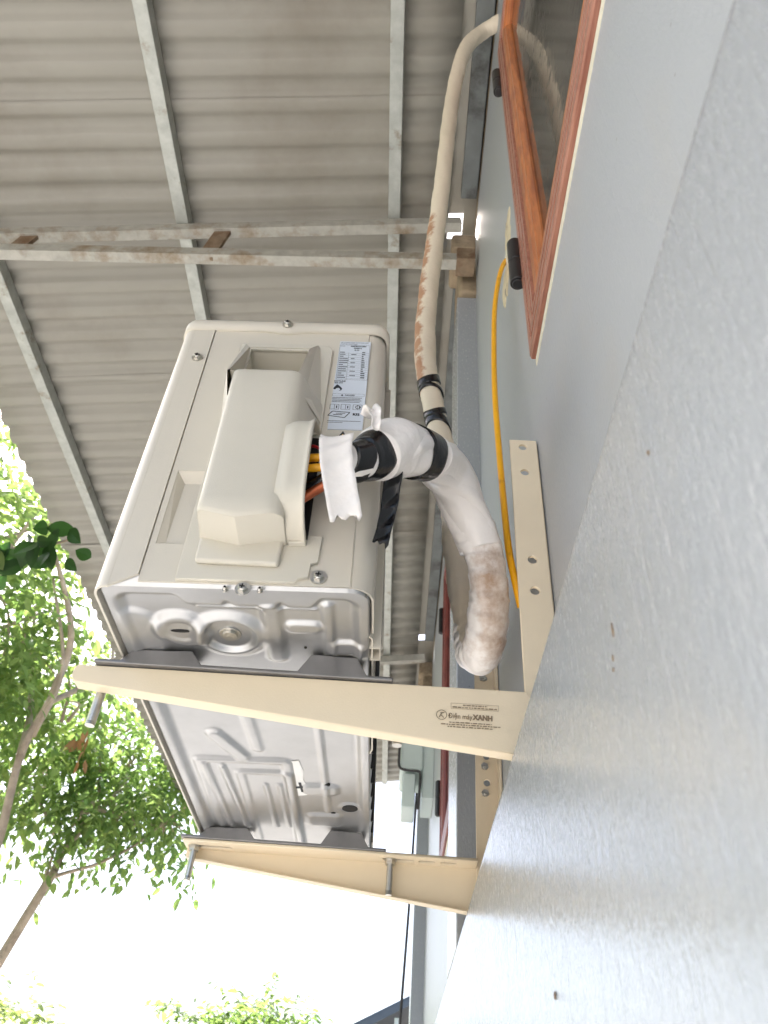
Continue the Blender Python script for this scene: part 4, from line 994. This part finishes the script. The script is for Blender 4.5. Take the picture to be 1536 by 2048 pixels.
lm_lit = lm.copy(); lm_lit.materials.clear(); lm_lit.materials.append(M['leaf']); lm_lit.attributes['tint'].data.foreach_set('value', [.9]*24)  # brighter copy: some leaves look lit through their colour
def big_leaf(p, d, n, s, me):
    o = bpy.data.objects.new('leaf', me); COL.objects.link(o)
    d = Vector(d).normalized(); n = Vector(n); x = d.cross(n).normalized(); z = x.cross(d)
    o.parent = nb; o.matrix_parent_inverse = NI
    o.matrix_basis = Matrix.Translation(p) @ Matrix((( x.x, d.x, z.x, 0), (x.y, d.y, z.y, 0), (x.z, d.z, z.z, 0), (0, 0, 0, 1))) @ Matrix.Diagonal((s, s, s, 1))
for k in range(30):
    t = r.random(); q = Vector((-1.42, 1.93, 1.50)).lerp(Vector((-1.10, 1.885, 1.56)), t**.8) + Vector((r.uniform(-.05, .03), r.uniform(-.06, .05), r.uniform(-.07, .04)))
    d = Vector((r.uniform(-.5, .8), r.uniform(-.7, .7), r.uniform(-1.0, .5))); big_leaf(q, d, (r.uniform(-.4, .5), r.uniform(-1.2, -.4), -.6), r.uniform(.07, .10), lm if (t > .35 or r.random() < .4) else lm_lit)
# far trees along the yard, only their tops reach into view
def far_tree(base, h, cl, label, seed, ls, tint, trunk_r=.14):
    tree('garden_tree', base, label, [([base, (base[0]+.1, base[1], base[2]+h*.3), (base[0], base[1], base[2]+h*.62)], trunk_r, trunk_r*.45)], None, cl, ls, seed, tint=tint, group='trees at the far end of the yard')
far_tree((-3.9, 21.3, GZ), 4.6, [((-4.35, 21.3, 2.75), (.75, .9, .75), 1200), ((-3.65, 21.4, 2.85), (.7, .9, .85), 1200), ((-3.9, 21.2, 2.0), (1.2, 1, .8), 900), ((-4.9, 21.4, 2.6), (.35, .5, .5), 250)], 'rounded green tree top at the bottom edge, left of the two touching ones', 41, .26, (.1, .8))
far_tree((-2.6, 23.2, GZ), 5.2, [((-2.75, 23.2, 3.15), (.8, .9, .95), 1300), ((-3.0, 23.4, 3.85), (.28, .4, .35), 160), ((-2.2, 23.2, 2.75), (.8, .9, .7), 1000), ((-1.45, 23.0, 2.5), (.6, .8, .45), 300)], 'rounded green tree top at the bottom edge, nearest the wall', 42, .27, (.1, .8))
far_tree((-7.4, 18.5, GZ), 3.8, [((-7.35, 18.5, 2.2), (.9, .8, .65), 900), ((-6.75, 18.6, 2.0), (.6, .6, .5), 450), ((-8.1, 18.5, 1.9), (.7, .8, .6), 500)], 'yellow green tree top in the bottom left corner', 43, .25, (.7, 1.0))
belt = []  # out-of-view trees, added to block low sky light on the lower wall
for x, y, h in [(-9, 12, 4.2), (-8.6, 3.2, 5.2), (-11, 24, 4), (-8.4, -.6, 5.4), (-8.2, -4.6, 5.4), (-8.8, 7.4, 4.8)]:
    belt += [((x, y, h*.5+.2), (1.8, 1.9, 1.7), 2400), ((x+.5, y+.9, h*.5-1.6), (1.3, 1.6, 1.2), 1100), ((x, y, -.9), (1.2, 1.8, .9), 700)]
tag(crown('unseen_tree_screen', belt, 'leaf', None, .26, 50, (0, .8)), 'unseen green trees added to screen the wall from low sky light', 'trees', kind='stuff')

# ---------------------------------------------------------------- render settings
S.render.engine = 'CYCLES'
S.cycles.samples = 96; S.cycles.use_denoising = True
S.cycles.max_bounces = 10; S.cycles.diffuse_bounces = 6; S.cycles.glossy_bounces = 5; S.cycles.transmission_bounces = 4
S.cycles.sample_clamp_indirect = 8
